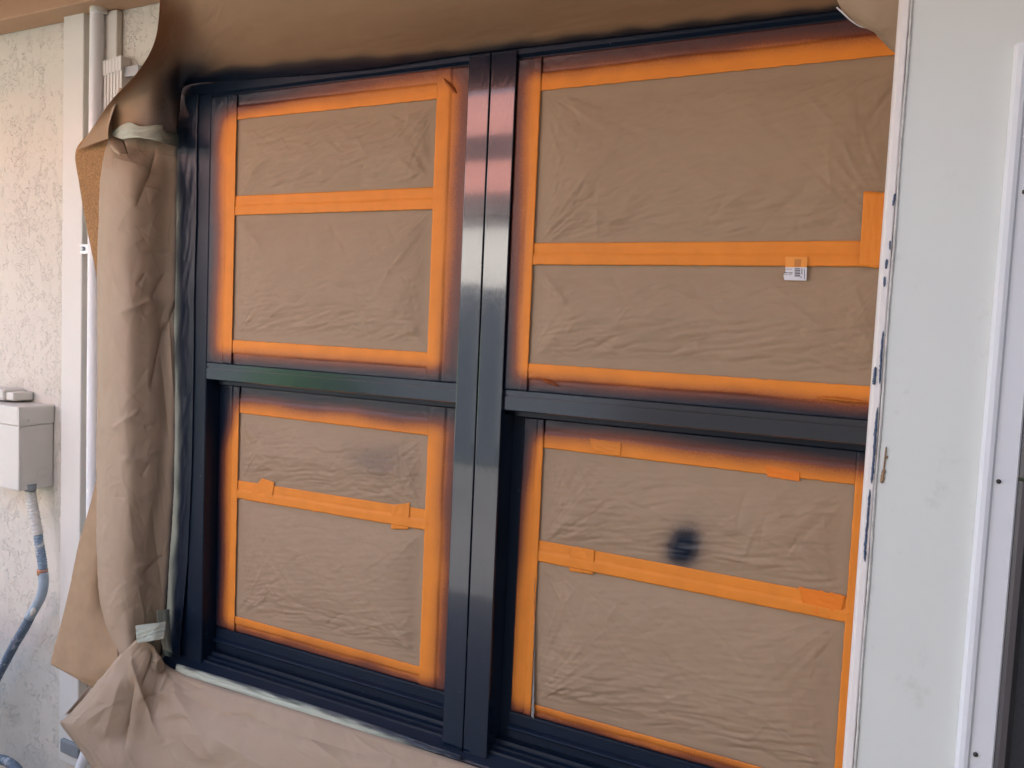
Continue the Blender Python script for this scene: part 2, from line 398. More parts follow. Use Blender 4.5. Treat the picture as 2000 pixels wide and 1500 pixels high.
ZC = 2.325
PD, PXL, PXR = 0.9, -2.6, 5.0        # depth of the porch, its open left end, its right end
roof = empty('porch_roof', (0, -0.4, ZC)); tag(roof, 'tan beam and peach board ceiling of the porch above the stucco wall', 'roof')
box('beam', PXL, PXR, -0.055, WY - 0.002, ZC - 0.052, ZC + 0.10, M_BEAM, roof, 0.003)
k = 0
while 0.058 + (k + 1) * .1825 < PD:
    y1 = -0.058 - k * 0.1825
    box('ceiling_board', PXL, PXR, y1 - 0.179, y1, ZC, ZC + 0.02, M_CEIL, roof, 0.003); k += 1
for yb in ():
    box('cross_beam', PXL, PXR, yb - .06, yb, ZC - .04, ZC - .002, M_BEAM, roof, .003)
box('fascia', PXL, PXR, -PD - .03, -PD, ZC - 0.06, ZC + 0.16, M_BEAM, roof, 0.003)
for x in (1.75, 4.8):
    box('porch_leg', x, x + .1, -PD + .02, -PD + .12, 0.021, ZC - .003, M_TRIM, roof, .004)
bm = bmesh.new()
for y0, z0, y1, z1 in ((-PD - .05, ZC + 0.17, 4.5, 4.2), (4.5, 4.2, 10, 2.4)):
    vs_ = [bm.verts.new(p) for p in ((PXL - .1, y0, z0), (6, y0, z0), (6, y1, z1), (PXL - .1, y1, z1), (PXL - .1, y0, z0 + .05), (6, y0, z0 + .05), (6, y1, z1 + .05), (PXL - .1, y1, z1 + .05))]
    for f in ((0, 1, 2, 3), (7, 6, 5, 4), (0, 4, 5, 1), (1, 5, 6, 2), (2, 6, 7, 3), (3, 7, 4, 0)): bm.faces.new([vs_[i] for i in f])
from_bm('roof_slab', bm, M_TILE, roof)
bm = bmesh.new()
vs_ = [bm.verts.new(p) for p in ((-9, -.45, 2.62), (PXL - .11, -.45, 2.62), (PXL - .11, 4.5, 4.2), (-9, 4.5, 4.2), (-9, -.45, 2.70), (PXL - .11, -.45, 2.70), (PXL - .11, 4.5, 4.25), (-9, 4.5, 4.25))]
for f in ((0, 1, 2, 3), (7, 6, 5, 4), (0, 4, 5, 1), (1, 5, 6, 2), (2, 6, 7, 3), (3, 7, 4, 0)): bm.faces.new([vs_[i] for i in f])
from_bm('eave', bm, M_TILE, roof)

# ------------------------------------------------------------------ window
win = empty('window', (0, 0, 0.69)); tag(win, 'four-pane window freshly sprayed navy blue, panes masked with brown paper', 'window')
def groove_jamb(x_out, x_mid, x_in, parent):
    s = 1 if x_in > x_out else -1
    extrude_profile('jamb', [(x_out, 0.001), (x_mid - s * .002, 0.001), (x_mid - s * .002, 0.008), (x_mid, 0.008), (x_mid, -0.006), (x_in - s * .002, -0.006), (x_in, -0.004), (x_in, 0.10), (x_out, 0.10)],
                    0.70, 2.045, 'z', M_NAVY, parent)
groove_jamb(-0.834, -0.774, -0.726, win)
groove_jamb(0.852, 0.790, 0.737, win)
extrude_profile('head', [(-0.003, 2.036), (-0.008, 2.040), (-0.008, 2.062), (0.002, 2.064), (0.002, 2.095), (0.10, 2.095), (0.10, 2.030), (0.010, 2.030), (0.010, 2.034), (-0.001, 2.034)], -0.834, 0.852, 'x', M_NAVY, win)
# stepped, sloping sill with two small track ribs
sp = [(0.10, 0.742), (0.052, 0.741), (0.030, 0.738), (0.028, 0.742), (0.025, 0.742), (0.0235, 0.734), (0.016, 0.731), (0.0155, 0.7345), (0.0125, 0.734), (0.012, 0.729),
      (0.004, 0.726), (0.0035, 0.729), (0.001, 0.7285), (0.0, 0.724), (-0.022, 0.708), (-0.024, 0.704), (-0.024, 0.688), (0.10, 0.688)]
extrude_profile('sill', sp, -0.842, 0.86, 'x', M_NAVY, win)
mul = box('mullion', -0.045, 0.0008, -0.014, 0.075, 0.716, 2.047, M_MULL, win, 0.0012)
box('mullion', 0.0032, 0.055, -0.0135, 0.075, 0.716, 2.047, M_MULL, win, 0.0012)
box('mullion_joint', 0.0003, 0.0037, -0.009, 0.075, 0.722, 2.04, M_NAVY, win, 0.0)

YU, YL = -0.002, 0.040        # faces of upper and lower sashes
SPEC = dict(
 UL=dict(fr=(-0.726, -0.045, 1.432, 2.032), inn=(-0.645, -0.116, 1.489, 1.975), y=YU, mid=(1.766, 1.8085, 1.766, 1.806),
         sp=dict(l=(.24, 1.0, 1), r=(.14, .88, .84), t=(.02, 1.0, .97), b=(.16, 1.02, 1))),
 UR=dict(fr=(0.055, 0.737, 1.428, 2.032), inn=(0.103, 0.712, 1.481, 1.971), y=YU, mid=(1.661, 1.700, 1.661, 1.700),
         sp=dict(l=(.06, 1.0, .88), r=(.8, 2.0, 1), t=(.14, .88, .84), b=(.10, 1.0, 1))),
 LL=dict(fr=(-0.726, -0.045, 0.742, 1.395), inn=(-0.662, -0.135, 0.838, 1.319), y=YL, mid=(1.119, 1.161, 1.125, 1.166),
         sp=dict(l=(.16, .98, 1), r=(.06, .94, .92), t=(-.06, .72, 1), b=(-.04, .62, 1))),
 LR=dict(fr=(0.055, 0.737, 0.742, 1.390), inn=(0.121, 0.672, 0.826, 1.322), y=YL, mid=(1.105, 1.145, 1.100, 1.140),
         sp=dict(l=(.0, .90, 1), r=(.9, 2.2, 1), t=(-.02, .76, 1), b=(-.10, .56, 1))),
)
def spray_and_shade(key, X, Z):
    q = SPEC[key]; f, i, sp = q['fr'], q['inn'], q['sp']
    sd_ = {'UL': 1, 'UR': 2, 'LL': 3, 'LR': 4}[key]
    wob = 0.16 * gnoise(X * 5, Z * 5, sd_) + 0.05 * gnoise(X * 17, Z * 17, sd_ + 9)
    tl = (i[0] - X) / (i[0] - f[0]); tr = (X - i[1]) / (f[1] - i[1]); tb = (i[2] - Z) / (i[2] - f[2]); tt = (Z - i[3]) / (f[3] - i[3])
    s = 1.0
    for k, t in (('l', tl), ('r', tr), ('b', tb), ('t', tt)):
        a, b, cap = sp[k]
        if key == 'UL' and k == 't': b = 0.85 + 0.30 * sstep(-0.60, -0.2, X); cap = 1 - .36 * sstep(-.62, -.2, X); a = a - .25 * sstep(-.5, -.68, X)  # left end boost mixes overspray with painted corner shade
        if key == 'UR' and k == 'l': cap = .70 + .30 * sstep(1.75, 1.5, Z)
        if key == 'UL' and k == 'r': cap = .62 + .25 * sstep(1.75, 1.45, Z)
        if key == 'LL' and k == 'l': a = a - .35 * sstep(1.22, 1.33, Z); b = b - .25 * sstep(1.22, 1.33, Z)
        if key == 'LR' and k == 'l': a = 0.18 + 0.25 * sstep(1.25, 0.95, Z) - 0.15 * sstep(1.2, 1.35, Z); b = a + 0.65
        s = s * (1 - cap * sstep(a, b, t + wob))
    if key == 'UL': s = s * (1 - 1.0 * np.exp(-(np.hypot((X + .735) / .085, (Z - 2.04) / .07)) ** 3))  # heavy shade of the top left recess, painted in as extra mist
    return np.clip(1 - s, 0, 1)

for key, q in SPEC.items():
    f, i, y = q['fr'], q['inn'], q['y']
    sa = empty('sash', (0, y, f[2])); sa.parent = win; sa.matrix_parent_inverse = Matrix.Translation(-Vector(win.location))
    upper = key[0] == 'U'
    d = 0.022
    for (x0, x1) in ((f[0] - .012, i[0] + .012), (i[1] - .012, f[1] + .012)):
        box('stile', x0, x1, y, y + d, f[2] - .006, f[3] + .004, M_NAVY, sa, 0.001)
    xa, xb = i[0] + .0125, i[1] - .0125
    box('rail', xa, xb, y, y + d, i[3] - .012, f[3] + .004, M_NAVY, sa, 0.001)
    box('rail', xa, xb, y, y + d, f[2] - .006, i[2] + .012, M_NAVY, sa, 0.001)
    box('pane', i[0] + .004, i[1] - .004, y + .010, y + .014, i[2] + .004, i[3] - .004, M_GLASS, sa, 0)
    if upper:     # meeting rail, two strips with a fine joint
        z1 = f[2]; x0, x1 = f[0] + .0006, f[1] - .0006
        extrude_profile('meeting_rail', [(-0.005, z1), (-0.005, z1 - .0085), (-0.002, z1 - .009), (-0.002, z1 - .0105), (-0.006, z1 - .011), (-0.006, z1 - .036), (-0.003, z1 - .038), (0.039, z1 - .038), (0.039, z1)], x0, x1, 'x', M_RAIL, sa)
        box('weather_strip', x0 + .01, x1 - .0005, 0.022, 0.0345, z1 - .050, z1 - .0385, M_NAVY, sa, 0.001)
    else:         # bottom rail drip ledges
        extrude_profile('drip_ledge', [(y - .0005, .800), (y - .004, .798), (y - .0045, .7935), (y - .006, .7935), (y - .006, .776), (y - .014, .772), (y - .016, .770), (y - .015, .767), (y - .007, .766), (y - .007, .748), (y + .004, .746), (y + .004, .800)],
                        f[0] + .006 if key == 'LL' else f[0] + .022, f[1] - .0008, 'x', M_NAVY, sa)

# ------------------------------------------------------------------ paper and tape on the panes
WHICH = {'UL': 'upper left pane', 'UR': 'upper right pane', 'LL': 'lower left pane', 'LR': 'lower right pane'}

def paper_disp(key, X, Z, x0, x1, z0, z1, seed):
    """wrinkles of a taped sheet: creases that run in from the corners, drag folds along the lower edge, fine crumple"""
    W, H = x1 - x0, z1 - z0
    ed = np.minimum(np.minimum(X - x0, x1 - X), np.minimum(Z - z0, z1 - Z))
    pin = sstep(0.012, 0.055, ed)
    h = 0.006 * sstep(0, 0.12, ed)
    rng = np.random.RandomState(seed)
    for (cx, cz, amp) in ((x0, z0, 1.0), (x1, z0, 1.15), (x0, z1, .65), (x1, z1, .8)):
        dx, dz = np.abs(X - cx), np.abs(Z - cz); r = np.hypot(dx, dz) + 1e-4; th = np.arctan2(dz, dx)
        k = 0.0
        for fr, am in ((4.2, 1.0), (9.0, .6), (17.0, .32)):
            k = k + am * (0.5 - np.abs(gnoise(th * fr + rng.rand() * 50, r * 3.0 + rng.rand() * 9, seed)) * 2.0)
        h = h + 0.0030 * rng.uniform(.2, 1.15) * amp * k * np.exp(-r / rng.uniform(.09, .26)) * sstep(0.0, 0.05, r)
    # drag folds, near-horizontal, along the bottom edge
    ang = 0.16
    u = X * math.cos(ang) + Z * math.sin(ang); v = -X * math.sin(ang) + Z * math.cos(ang)
    wv = v + 0.008 * gnoise(u * 14, v * 9, seed + 5)
    bot = np.exp(-(Z - z0) / 0.10) + 0.25 * np.exp(-(z1 - Z) / 0.06)
    h = h + 0.0030 * bot * (np.abs(gnoise(u * 9, wv * 70, seed + 1)) - .25) * 1.3
    h = h + 0.0017 * bot * gnoise(u * 26, wv * 150, seed + 2)
    # general crumple
    h = h + 0.0034 * gnoise(X * 5, Z * 5, seed + 3) + 0.0006 * np.abs(gnoise(u * 16, v * 30, seed + 4)) + 0.0004 * gnoise(u * 60, v * 90, seed + 6)
    # long diagonal folds
    a2 = 0.75 if seed % 2 else -0.65
    v2 = -X * math.sin(a2) + Z * math.cos(a2); u2 = X * math.cos(a2) + Z * math.sin(a2)
    fold = np.abs(gnoise(u2 * 2.6, v2 * 17, seed + 8))
    h = h + 0.0014 * (0.3 - fold) * sstep(-0.1, 0.35, gnoise(X * 3.0, Z * 3.0, seed + 12) + .15)
    rs = seed * 7
    for _ in range(95):
        ca, cb = rng.uniform(x0, x1), z0 + H * rng.rand() ** 1.4
        kx, kz = (x0 if ca < (x0 + x1) / 2 else x1), (z0 if rng.rand() < .7 else z1)
        th = math.atan2(cb - kz, ca - kx) + rng.normal() * .28
        rr_ = math.hypot(cb - kz, ca - kx)
        L = rng.uniform(.015, .055); w_ = rng.uniform(.0012, .0034)
        u_ = (X - ca) * math.cos(th) + (Z - cb) * math.sin(th); v_ = -(X - ca) * math.sin(th) + (Z - cb) * math.cos(th) + .10 * u_ * u_ / L
        h = h + rng.choice((-1, 1, 1)) * rng.uniform(.0003, .0011) * (.55 + .75 * math.exp(-rr_ / .16)) * np.exp(-np.abs(v_) * np.where(v_ > 0, 1.0, .5) / w_) * np.exp(-(u_ / L) ** 2)
    h = h + creases(X, Z, 18, rs, (.03, .09), (.002, .006), .0012, .55 if seed % 2 else -.5, None, .5)
    h = h + creases(X, Z, 16, rs + 1, (.02, .06), (.003, .007), .0016, .12, (x0, x1, z0, z0 + .10), .25)
    for (cx, cz, an) in ((x0 + .05, z0 + .045, .65), (x1 - .05, z0 + .045, -.65), (x0 + .05, z1 - .04, -.6), (x1 - .05, z1 - .04, .6)):
        h = h + rng.uniform(.15, 1.1) * creases(X, Z, 7, rs + 3 + int((cx + cz) * 100) % 50, (.03, .10), (.002, .006), .0014, an, (cx - .035, cx + .035, cz - .03, cz + .03), .38)
    return h * pin * 1.9

def pane_paper(key, x0, x1, z0, z1, seed, label, extra=None):
    q = SPEC[key]
    nx, nz = int((x1 - x0) / .0022), int((z1 - z0) / .0022)
    X, Z = np.meshgrid(np.linspace(x0, x1, nx), np.linspace(z0, z1, nz))
    h = paper_disp(key, X, Z, x0, x1, z0, z1, seed)
    s = spray_and_shade(key, X, Z) * 0.9
    if extra: h2, s2 = extra(X, Z); h = h + h2; s = np.clip(s + s2, 0, 1)
    P = np.stack([X, q['y'] - 0.0022 - h, Z], -1)
    o = grid_mesh('masking_paper', P, M_PANE, attrs={'spray_and_shade': s}, thick=0.0004)
    return tag(o, label, 'paper', 'brown paper sheets taped over the panes')

def blob(X, Z):
    # a burst of navy paint where the gun was tested
    dx, dz = X - 0.402, Z - 1.178
    a = R(-24); u = dx * math.cos(a) + dz * math.sin(a); v = -dx * math.sin(a) + dz * math.cos(a)
    r = np.hypot(u / .030, v / .043) + 0.08 * gnoise(X * 33 + .5 * gnoise(X * 20, Z * 20, 2), Z * 47, 3) + 0.05 * gnoise(X * 90 + Z * 60, Z * 130 - X * 40, 4)
    return 0 * X, 1.25 * np.exp(-r ** 2 * 1.25)
def faint(X, Z):
    dx, dz = X + 0.255, Z - 1.255
    r = np.hypot(dx / .07, dz / .035) + 0.5 * gnoise(X * 22, Z * 22, 5)
    return 0 * X, 0.28 * np.exp(-r ** 2)

sd0 = 11
for key, q in SPEC.items():
    i = q['inn']; zl = (q['mid'][0] + q['mid'][2]) / 2 + .018; e = .012
    pane_paper(key, i[0] - e, i[1] + e, zl, i[3] + e, sd0, 'brown masking paper covering the upper half of the ' + WHICH[key], blob if key == 'LR' else (faint if key == 'LL' else None)); sd0 += 1
    pane_paper(key, i[0] - e, i[1] + e, i[2] - e, zl, sd0, 'brown masking paper covering the lower half of the ' + WHICH[key]); sd0 += 1

def tape_strip(name, key, rect, along, label, prof_dir=1, yoff=0.0, seed=0, mat=None, cat='tape', group='orange tape strips', slope=(0, 0), rag=0.0006, ends=0.002, crease=0.52, res=.0026, sprayed_=True):
    """a tape strip on the pane face; 'along' is its long axis; wrinkled, with a lengthwise lap where a second strip overlaps"""
    x0, x1, z0, z1 = rect; q = SPEC[key]
    L, Wd = (x1 - x0, z1 - z0) if along == 'x' else (z1 - z0, x1 - x0)
    nl, nw = max(6, int(L / (res * 1.5))), max(5, int(Wd / res))
    A, B = np.meshgrid(np.linspace(0, 1, nl), np.linspace(0, 1, nw))
    a_m, b_m = A * L, B * Wd
    bb = B if prof_dir == 1 else 1 - B          # bb=0 at the inner (paper) edge
    cr = crease + 0.05 * gnoise(a_m * 6, a_m * 0 + seed, seed)
    lap = sstep(cr + 0.02, cr - 0.012, bb)
    h = 0.0012 + 0.0018 * lap
    groove = np.exp(-((bb - cr) * Wd / .0016) ** 2) * sstep(-.25, .25, gnoise(a_m * 5, 0 * a_m, seed + 3) + .15)
    h = h - 0.0026 * groove
    rdg = np.abs(gnoise(a_m * 10, b_m * 130, seed + 1))
    h = h + 0.0010 * (0.35 - rdg) * sstep(0.0, 0.3, gnoise(a_m * 7, b_m * 20, seed + 2) + .1)
    h = h + 0.0005 * gnoise(a_m * 40, b_m * 60, seed + 4)
    # pucker at the two ends
    en = np.exp(-np.minimum(a_m, L - a_m) / .03)
    h = h + 0.0014 * en * gnoise(a_m * 70, b_m * 110, seed + 6)
    h = np.maximum(h, 0.0003)
    edge_w = rag * gnoise(a_m * 60, 0 * a_m + 3, seed + 7) * (1 - bb) * 2
    end_w = ends * gnoise(b_m * 300, 0 * b_m, seed + 9)
    a_w = a_m + np.where(A < .02, end_w, 0) + np.where(A > .98, -end_w, 0)
    b_w = b_m + edge_w
    if along == 'x': X, Z = x0 + a_w, z0 + b_w + slope[0] + (slope[1] - slope[0]) * A
    else: X, Z = x0 + b_w + slope[0] + (slope[1] - slope[0]) * A, z0 + a_w
    s = spray_and_shade(key, X, Z) if sprayed_ else 0 * X
    # sprayed parts are slightly darker along each lap groove
    s = np.clip(s + 0.10 * groove * (s > .08), 0, 1)
    P = np.stack([X, q['y'] - yoff - h, Z], -1)
    o = grid_mesh(name, P, mat or M_TAPE, attrs={'spray_and_shade': s}, thick=0.0003)
    return tag(o, label, cat, group)

k = 40
for key, q in SPEC.items():
    f, i = q['fr'], q['inn']; W_ = WHICH[key]; g = 'orange tape around the ' + W_
    ov = .0035
    top_o = f[3] - .001 if key[0] == 'U' else f[3] - .014
    bot_o = f[2] + .001 if key[0] == 'U' else .801
    lft_o = f[0] + (.0012 if key != 'LR' else .024); rgt_o = f[1] - .0012
    tape_strip('tape_strip', key, (i[0], i[1], i[3], top_o), 'x', 'orange tape strip along the top edge of the ' + W_, 1, .0022, k, crease=.55, group=g)
    tape_strip('tape_strip', key, (i[0], i[1], bot_o, i[2]), 'x', 'orange tape strip along the bottom edge of the ' + W_, -1, .0022, k + 1, crease=.55, group=g)
    tape_strip('tape_strip', key, (lft_o, i[0] + .0015, bot_o, top_o), 'z', 'orange tape strip down the left edge of the ' + W_, -1, .0038, k + 2, crease=.38, group=g)
    tape_strip('tape_strip', key, (i[1] - .0015, rgt_o, bot_o, top_o), 'z', 'orange tape strip down the right edge of the ' + W_, 1, .0038, k + 3, crease=.45, group=g)
    mz = q['mid']
    tape_strip('tape_strip', key, (i[0] - .006, i[1] + .006, mz[0], mz[1]), 'x', 'orange tape strip joining two paper sheets across the middle of the ' + W_, 1, .0034, k + 4, crease=.5, slope=(0, mz[2] - mz[0]), group=g, sprayed_=True)
    k += 7

# torn extra pieces of tape
def patch(key, px, label, mat=M_PATCH, yoff=.0055, seed=0):
    y = SPEC[key]['y'] - yoff
    c = [S(*p, y) for p in px]           # four corners: tl, tr, br, bl
    nu, nv = 26, 20
    U, V = np.meshgrid(np.linspace(0, 1, nu), np.linspace(0, 1, nv))
    P = (1 - U)[..., None] * (1 - V)[..., None] * c[0] + U[..., None] * (1 - V)[..., None] * c[1] + U[..., None] * V[..., None] * c[2] + (1 - U)[..., None] * V[..., None] * c[3]
    jag = .0022 * gnoise(U * 9, V * 0 + seed, seed) + .0012 * gnoise(U * 30, V * 0 + seed, seed + 1)
    P[..., 2] += jag * (np.abs(V - .5) > .44)
    P[..., 1] -= .0012 * (gnoise(U * 4, V * 4, seed + 2) + .5 * gnoise(U * 11, V * 9, seed + 3)) * np.minimum(1, 4 * np.minimum(U, 1 - U)) + .0006
    s = 0.5 * spray_and_shade(key, P[..., 0], P[..., 2])
    o = grid_mesh('tape_patch', P, mat, attrs={'spray_and_shade': s}, thick=0.0003)
    return tag(o, label, 'tape', 'torn orange tape patches')
patch('LL', ((512, 934), (536, 942), (531, 985), (478, 976)), 'small torn orange tape patch at left on the lower left middle strip', M_TAPE, seed=61)
patch('LL', ((766, 986), (801, 982), (798, 1034), (764, 1033)), 'small torn orange tape patch at right on the lower left middle strip', M_TAPE, seed=62)
patch('LR', ((1115, 1066), (1162, 1074), (1158, 1122), (1112, 1115)), 'torn orange tape patch at left end of the lower right middle strip', M_TAPE, seed=63)
patch('LR', ((1560, 1146), (1652, 1163), (1640, 1213), (1570, 1190)), 'bright orange tape patch at right end of the lower right middle strip', M_PATCH, seed=64)
patch('LR', ((1494, 909), (1563, 922), (1562, 940), (1499, 931)), 'torn orange tape patch right of centre on the top edge of the lower right pane', M_PATCH, seed=65)
patch('LR', ((1152, 856), (1214, 865), (1212, 890), (1158, 881)), 'torn orange tape patch left of centre on the top edge of the lower right pane', M_TAPE, seed=66)
patch('UR', ((1687, 373), (1735, 377), (1722, 524), (1678, 520)), 'vertical orange tape piece over the right end of the upper right middle strip', M_TAPE, yoff=.011, seed=67)

# loose puckers of tape
def pucker(key, px0, px1, wid, hgt, label, mat=M_TAPE, seed=0, sv=.35):
    y = SPEC[key]['y'] - .005
    a, b = S(*px0, y), S(*px1, y); d = b - a; L = np.linalg.norm(d); d /= L
    nrm = np.array([-d[2], 0, d[0]])
    U, V = np.meshgrid(np.linspace(0, 1, 24), np.linspace(-1, 1, 11))
    P = a + U[..., None] * L * d + (V * wid * np.sin(np.pi * U) ** .7)[..., None] * nrm
    P[..., 1] -= hgt * (1 - np.abs(V) ** 1.4) * np.sin(np.pi * U) ** .6
    P[..., 2] += .0015 * gnoise(U * 5, V * 0, seed)
    o = grid_mesh('tape_pucker', P, mat, attrs={'spray_and_shade': 0 * U + sv}, thick=.0003)
    return tag(o, label, 'tape', 'loose puckers of tape')
pucker('UL', (866, 152), (893, 183), .005, .008, 'crumpled pucker of tape at the top right corner of the upper left pane', seed=1, sv=.42)
pucker('UR', (1048, 737), (1092, 754), .003, .006, 'loose pucker of tape under the bottom left corner of the upper right pane', seed=2, sv=.48)
pucker('UR', (1592, 775), (1698, 786), .004, .007, 'long loose tape lip under the bottom right corner of the upper right pane', seed=3, sv=.25)

# torn grey strip at the left of the lower right pane
a0 = np.array([S(1045, y, YL - .006) for y in (1128, 1190, 1240, 1300, 1350, 1402)])
a0 = crom(a0, 120)
tt = np.linspace(0, 1, 120)
wv = .0006 + .0065 * tt ** 2.2 + .0012 * np.abs(gnoise(tt * 40, 0 * tt, 4))
jx = .0022 * gnoise(tt * 24, 0 * tt, 5) + .0012 * gnoise(tt * 70, 0 * tt, 6)
U = np.linspace(0, 1, 5)
P = np.zeros((120, 5, 3))
for j, u in enumerate(U):
    P[:, j] = a0; P[:, j, 0] += -wv * (1 - u) * 1.2 + jx * u; P[:, j, 1] -= .0045 * u * (0.5 + .5 * tt)
o = grid_mesh('torn_paper_edge', P, plain('grey_torn_paper', (0.32, 0.31, 0.30), 0.7, .2, 60, .3), thick=.0004)
tag(o, 'jagged torn grey paper edge down the left side of the lower right pane', 'paper')

# barcode label half under the tape
lab_y = YU - .0105
lb = empty('barcode_label', tuple(S(1555, 525, lab_y))); tag(lb, 'small white barcode label on the upper right paper below the orange strip', 'label')
def quad(name, pts, mat, parent, y, th=.0004):
    bm = bmesh.new(); fr = [bm.verts.new((p[0], y, p[2])) for p in pts]; bk = [bm.verts.new((p[0], y + th, p[2])) for p in pts]
    n_ = len(pts); bm.faces.new(fr); bm.faces.new(bk[::-1])
    for a in range(n_): bm.faces.new((fr[a], fr[(a + 1) % n_], bk[(a + 1) % n_], bk[a]))
    return from_bm(name, bm, mat, parent)
quad('label_sheet', [S(*p, lab_y) for p in ((1534, 522), (1576, 522), (1575, 548), (1532, 547), (1530, 538), (1534, 531))], M_LABEL, lb, lab_y)
for k2, (y0, y1) in enumerate(((523.5, 525), (526.5, 528.8), (530, 531), (532.2, 534.6), (535.6, 536.4), (537.4, 539.2), (540, 540.6))):
    quad('bar', [S(*p, lab_y - .0003) for p in ((1552, y0), (1563, y0 + .2), (1563, y1 + .2), (1552, y1))], M_INK, lb, lab_y - .0003, .0002)
for k2, (x0, x1, y0, y1) in enumerate(((1565.5, 1567, 524, 536), (1564, 1565.5, 540, 543), (1570.5, 1571.6, 525, 545), (1535, 1541, 525, 526), (1542, 1547, 525.3, 526.2), (1532, 1539, 532, 533.4), (1540, 1548, 532.2, 533.8), (1532, 1538, 536, 536.8), (1540, 1546, 536, 536.8))):
    quad('print_line', [S(*p, lab_y - .0003) for p in ((x0, y0), (x1, y0), (x1, y1), (x0, y1))], M_INK, lb, lab_y - .0003, .0002)
M_THRU = plain('label_under_tape', (0.88, 0.34, 0.05), .55, .04, 40, .05)
quad('label_under_tape', [S(*p, lab_y + .0006) for p in ((1534, 501), (1577, 502), (1576, 522), (1534, 522))], M_THRU, lb, lab_y + .0006, .0003)
quad('label_under_tape', [S(*p, lab_y + .0003) for p in ((1552, 506), (1565, 506), (1564, 521.5), (1551, 521.5))], plain('bars_under_tape', (0.62, 0.22, 0.04), .55, .04, 40, .05), lb, lab_y + .0003, .0003)

# ------------------------------------------------------------------ loose kraft sheets round the window
def proj(P):
    d = P - CAM; f = d @ AX_F
    return 1000 + FPX * (d @ AX_R) / f, 750 + FPX * (d @ AX_D) / f

def crease_line(PX, PY, p0, p1, w, amp):
    '''one crisp fold between two surveyed points'''
    p0 = np.array(p0, float); p1 = np.array(p1, float); d = p1 - p0; L = np.hypot(*d); d /= L
    u = (PX - p0[0]) * d[0] + (PY - p0[1]) * d[1]; v = -(PX - p0[0]) * d[1] + (PY - p0[1]) * d[0]
    win_ = sstep(-.15 * L, .15 * L, u) * sstep(1.15 * L, .85 * L, u)
    asym = np.where(v > 0, 1.0, 2.2)
    return amp * np.exp(-np.abs(v) * asym / w) * win_

def sheet(name, ctrl, nu, nv, mat, parent=None, seed=0, amp=.004, sc=14, fade=None, spr_and_shade=None, fn=None, thick=.0005):
    """ctrl rows of (px, py, depth) surveyed points -> smooth sheet with crumple"""
    C = np.array([[S(*p) for p in row] for row in ctrl])
    Pv = crom(C, nv); P = np.swapaxes(crom(np.swapaxes(Pv, 0, 1), nu), 0, 1)
    n = normals(P)
    n *= np.where((n[..., 1:2]) > 0, -1, 1)
    U, V = np.meshgrid(np.linspace(0, 1, nu), np.linspace(0, 1, nv))
    s1 = np.cumsum(np.concatenate([[0], np.linalg.norm(np.diff(P[nv // 2], axis=0), axis=1)]))
    s2 = np.cumsum(np.concatenate([[0], np.linalg.norm(np.diff(P[:, nu // 2], axis=0), axis=1)]))
    A, B = np.meshgrid(s1, s2)
    wx = A + .03 * gnoise(A * 6, B * 6, seed + 20); wy = B + .03 * gnoise(A * 6 + 9, B * 6, seed + 21)
    h = 1.5 * (0.28 - np.abs(gnoise(wx * sc * .5, wy * sc * .5, seed))) + .8 * (0.28 - np.abs(gnoise(wx * sc + wy * sc * .6, wy * sc, seed + 1))) + .35 * (0.28 - np.abs(gnoise(wx * sc * 2.2, wy * sc * 2.2 - wx * sc, seed + 2)))
    g = sstep(-.25, .35, gnoise(A * 5, B * 5, seed + 3)) * .8 + .2
    h = creases(A, B, int(70 * A.max() * B.max() / .1), seed + 60, (.012, .05), (.0012, .0035), min(.0011, amp * .35)) + amp * h * g * .22 + creases(A, B, int(60 * A.max() * B.max() / .1), seed + 40, (.015, .05), (.004, .014), amp * .65)
    if fade is not None: h = h * fade(U, V)
    if fn is not None: h = h + fn(U, V, *proj(P))
    P = P + n * h[..., None]
    s = spr_and_shade(U, V, P) if spr_and_shade else 0 * U
    return grid_mesh(name, P, mat, parent, attrs={'spray_and_shade': np.clip(s, 0, 1)}, thick=thick)

# left sheet, bulging between its taped edge and its free edge
ls = empty('masking_paper', tuple(S(270, 1260, -.03)))
tag(ls, 'long crumpled brown paper sheet hanging beside the left jamb of the window', 'paper', 'loose kraft sheets round the window')
rows = []
for (y, xl, xr) in ((246, 222, 352), (282, 210, 352), (330, 200, 351), (420, 194, 349), (520, 191, 347), (640, 191, 346), (760, 192, 347), (880, 190, 345), (1000, 190, 339), (1120, 189, 331), (1200, 196, 324), (1262, 214, 318), (1300, 232, 312)):
    wd = xr - xl
    if y < 300:
        rows.append([(xl + .06 * wd, y, -.03), (xl + .012 * wd, y, -.045), (xl, y, -.05), (xl + .12 * wd, y, -.062), (xl + .36 * wd, y + 3, -.062), (xl + .62 * wd, y + 3, -.045), (xl + .85 * wd, y + 2, -.022), (xr, y, -.006)]); continue
    rows.append([(xl + .10 * wd, y, .000), (xl + .012 * wd, y, -.045), (xl + .0 * wd, y, -.075), (xl + .12 * wd, y, -.105), (xl + .36 * wd, y + 3, -.105), (xl + .62 * wd, y + 3, -.070), (xl + .85 * wd, y + 2, -.028), (xr, y, -.006)])
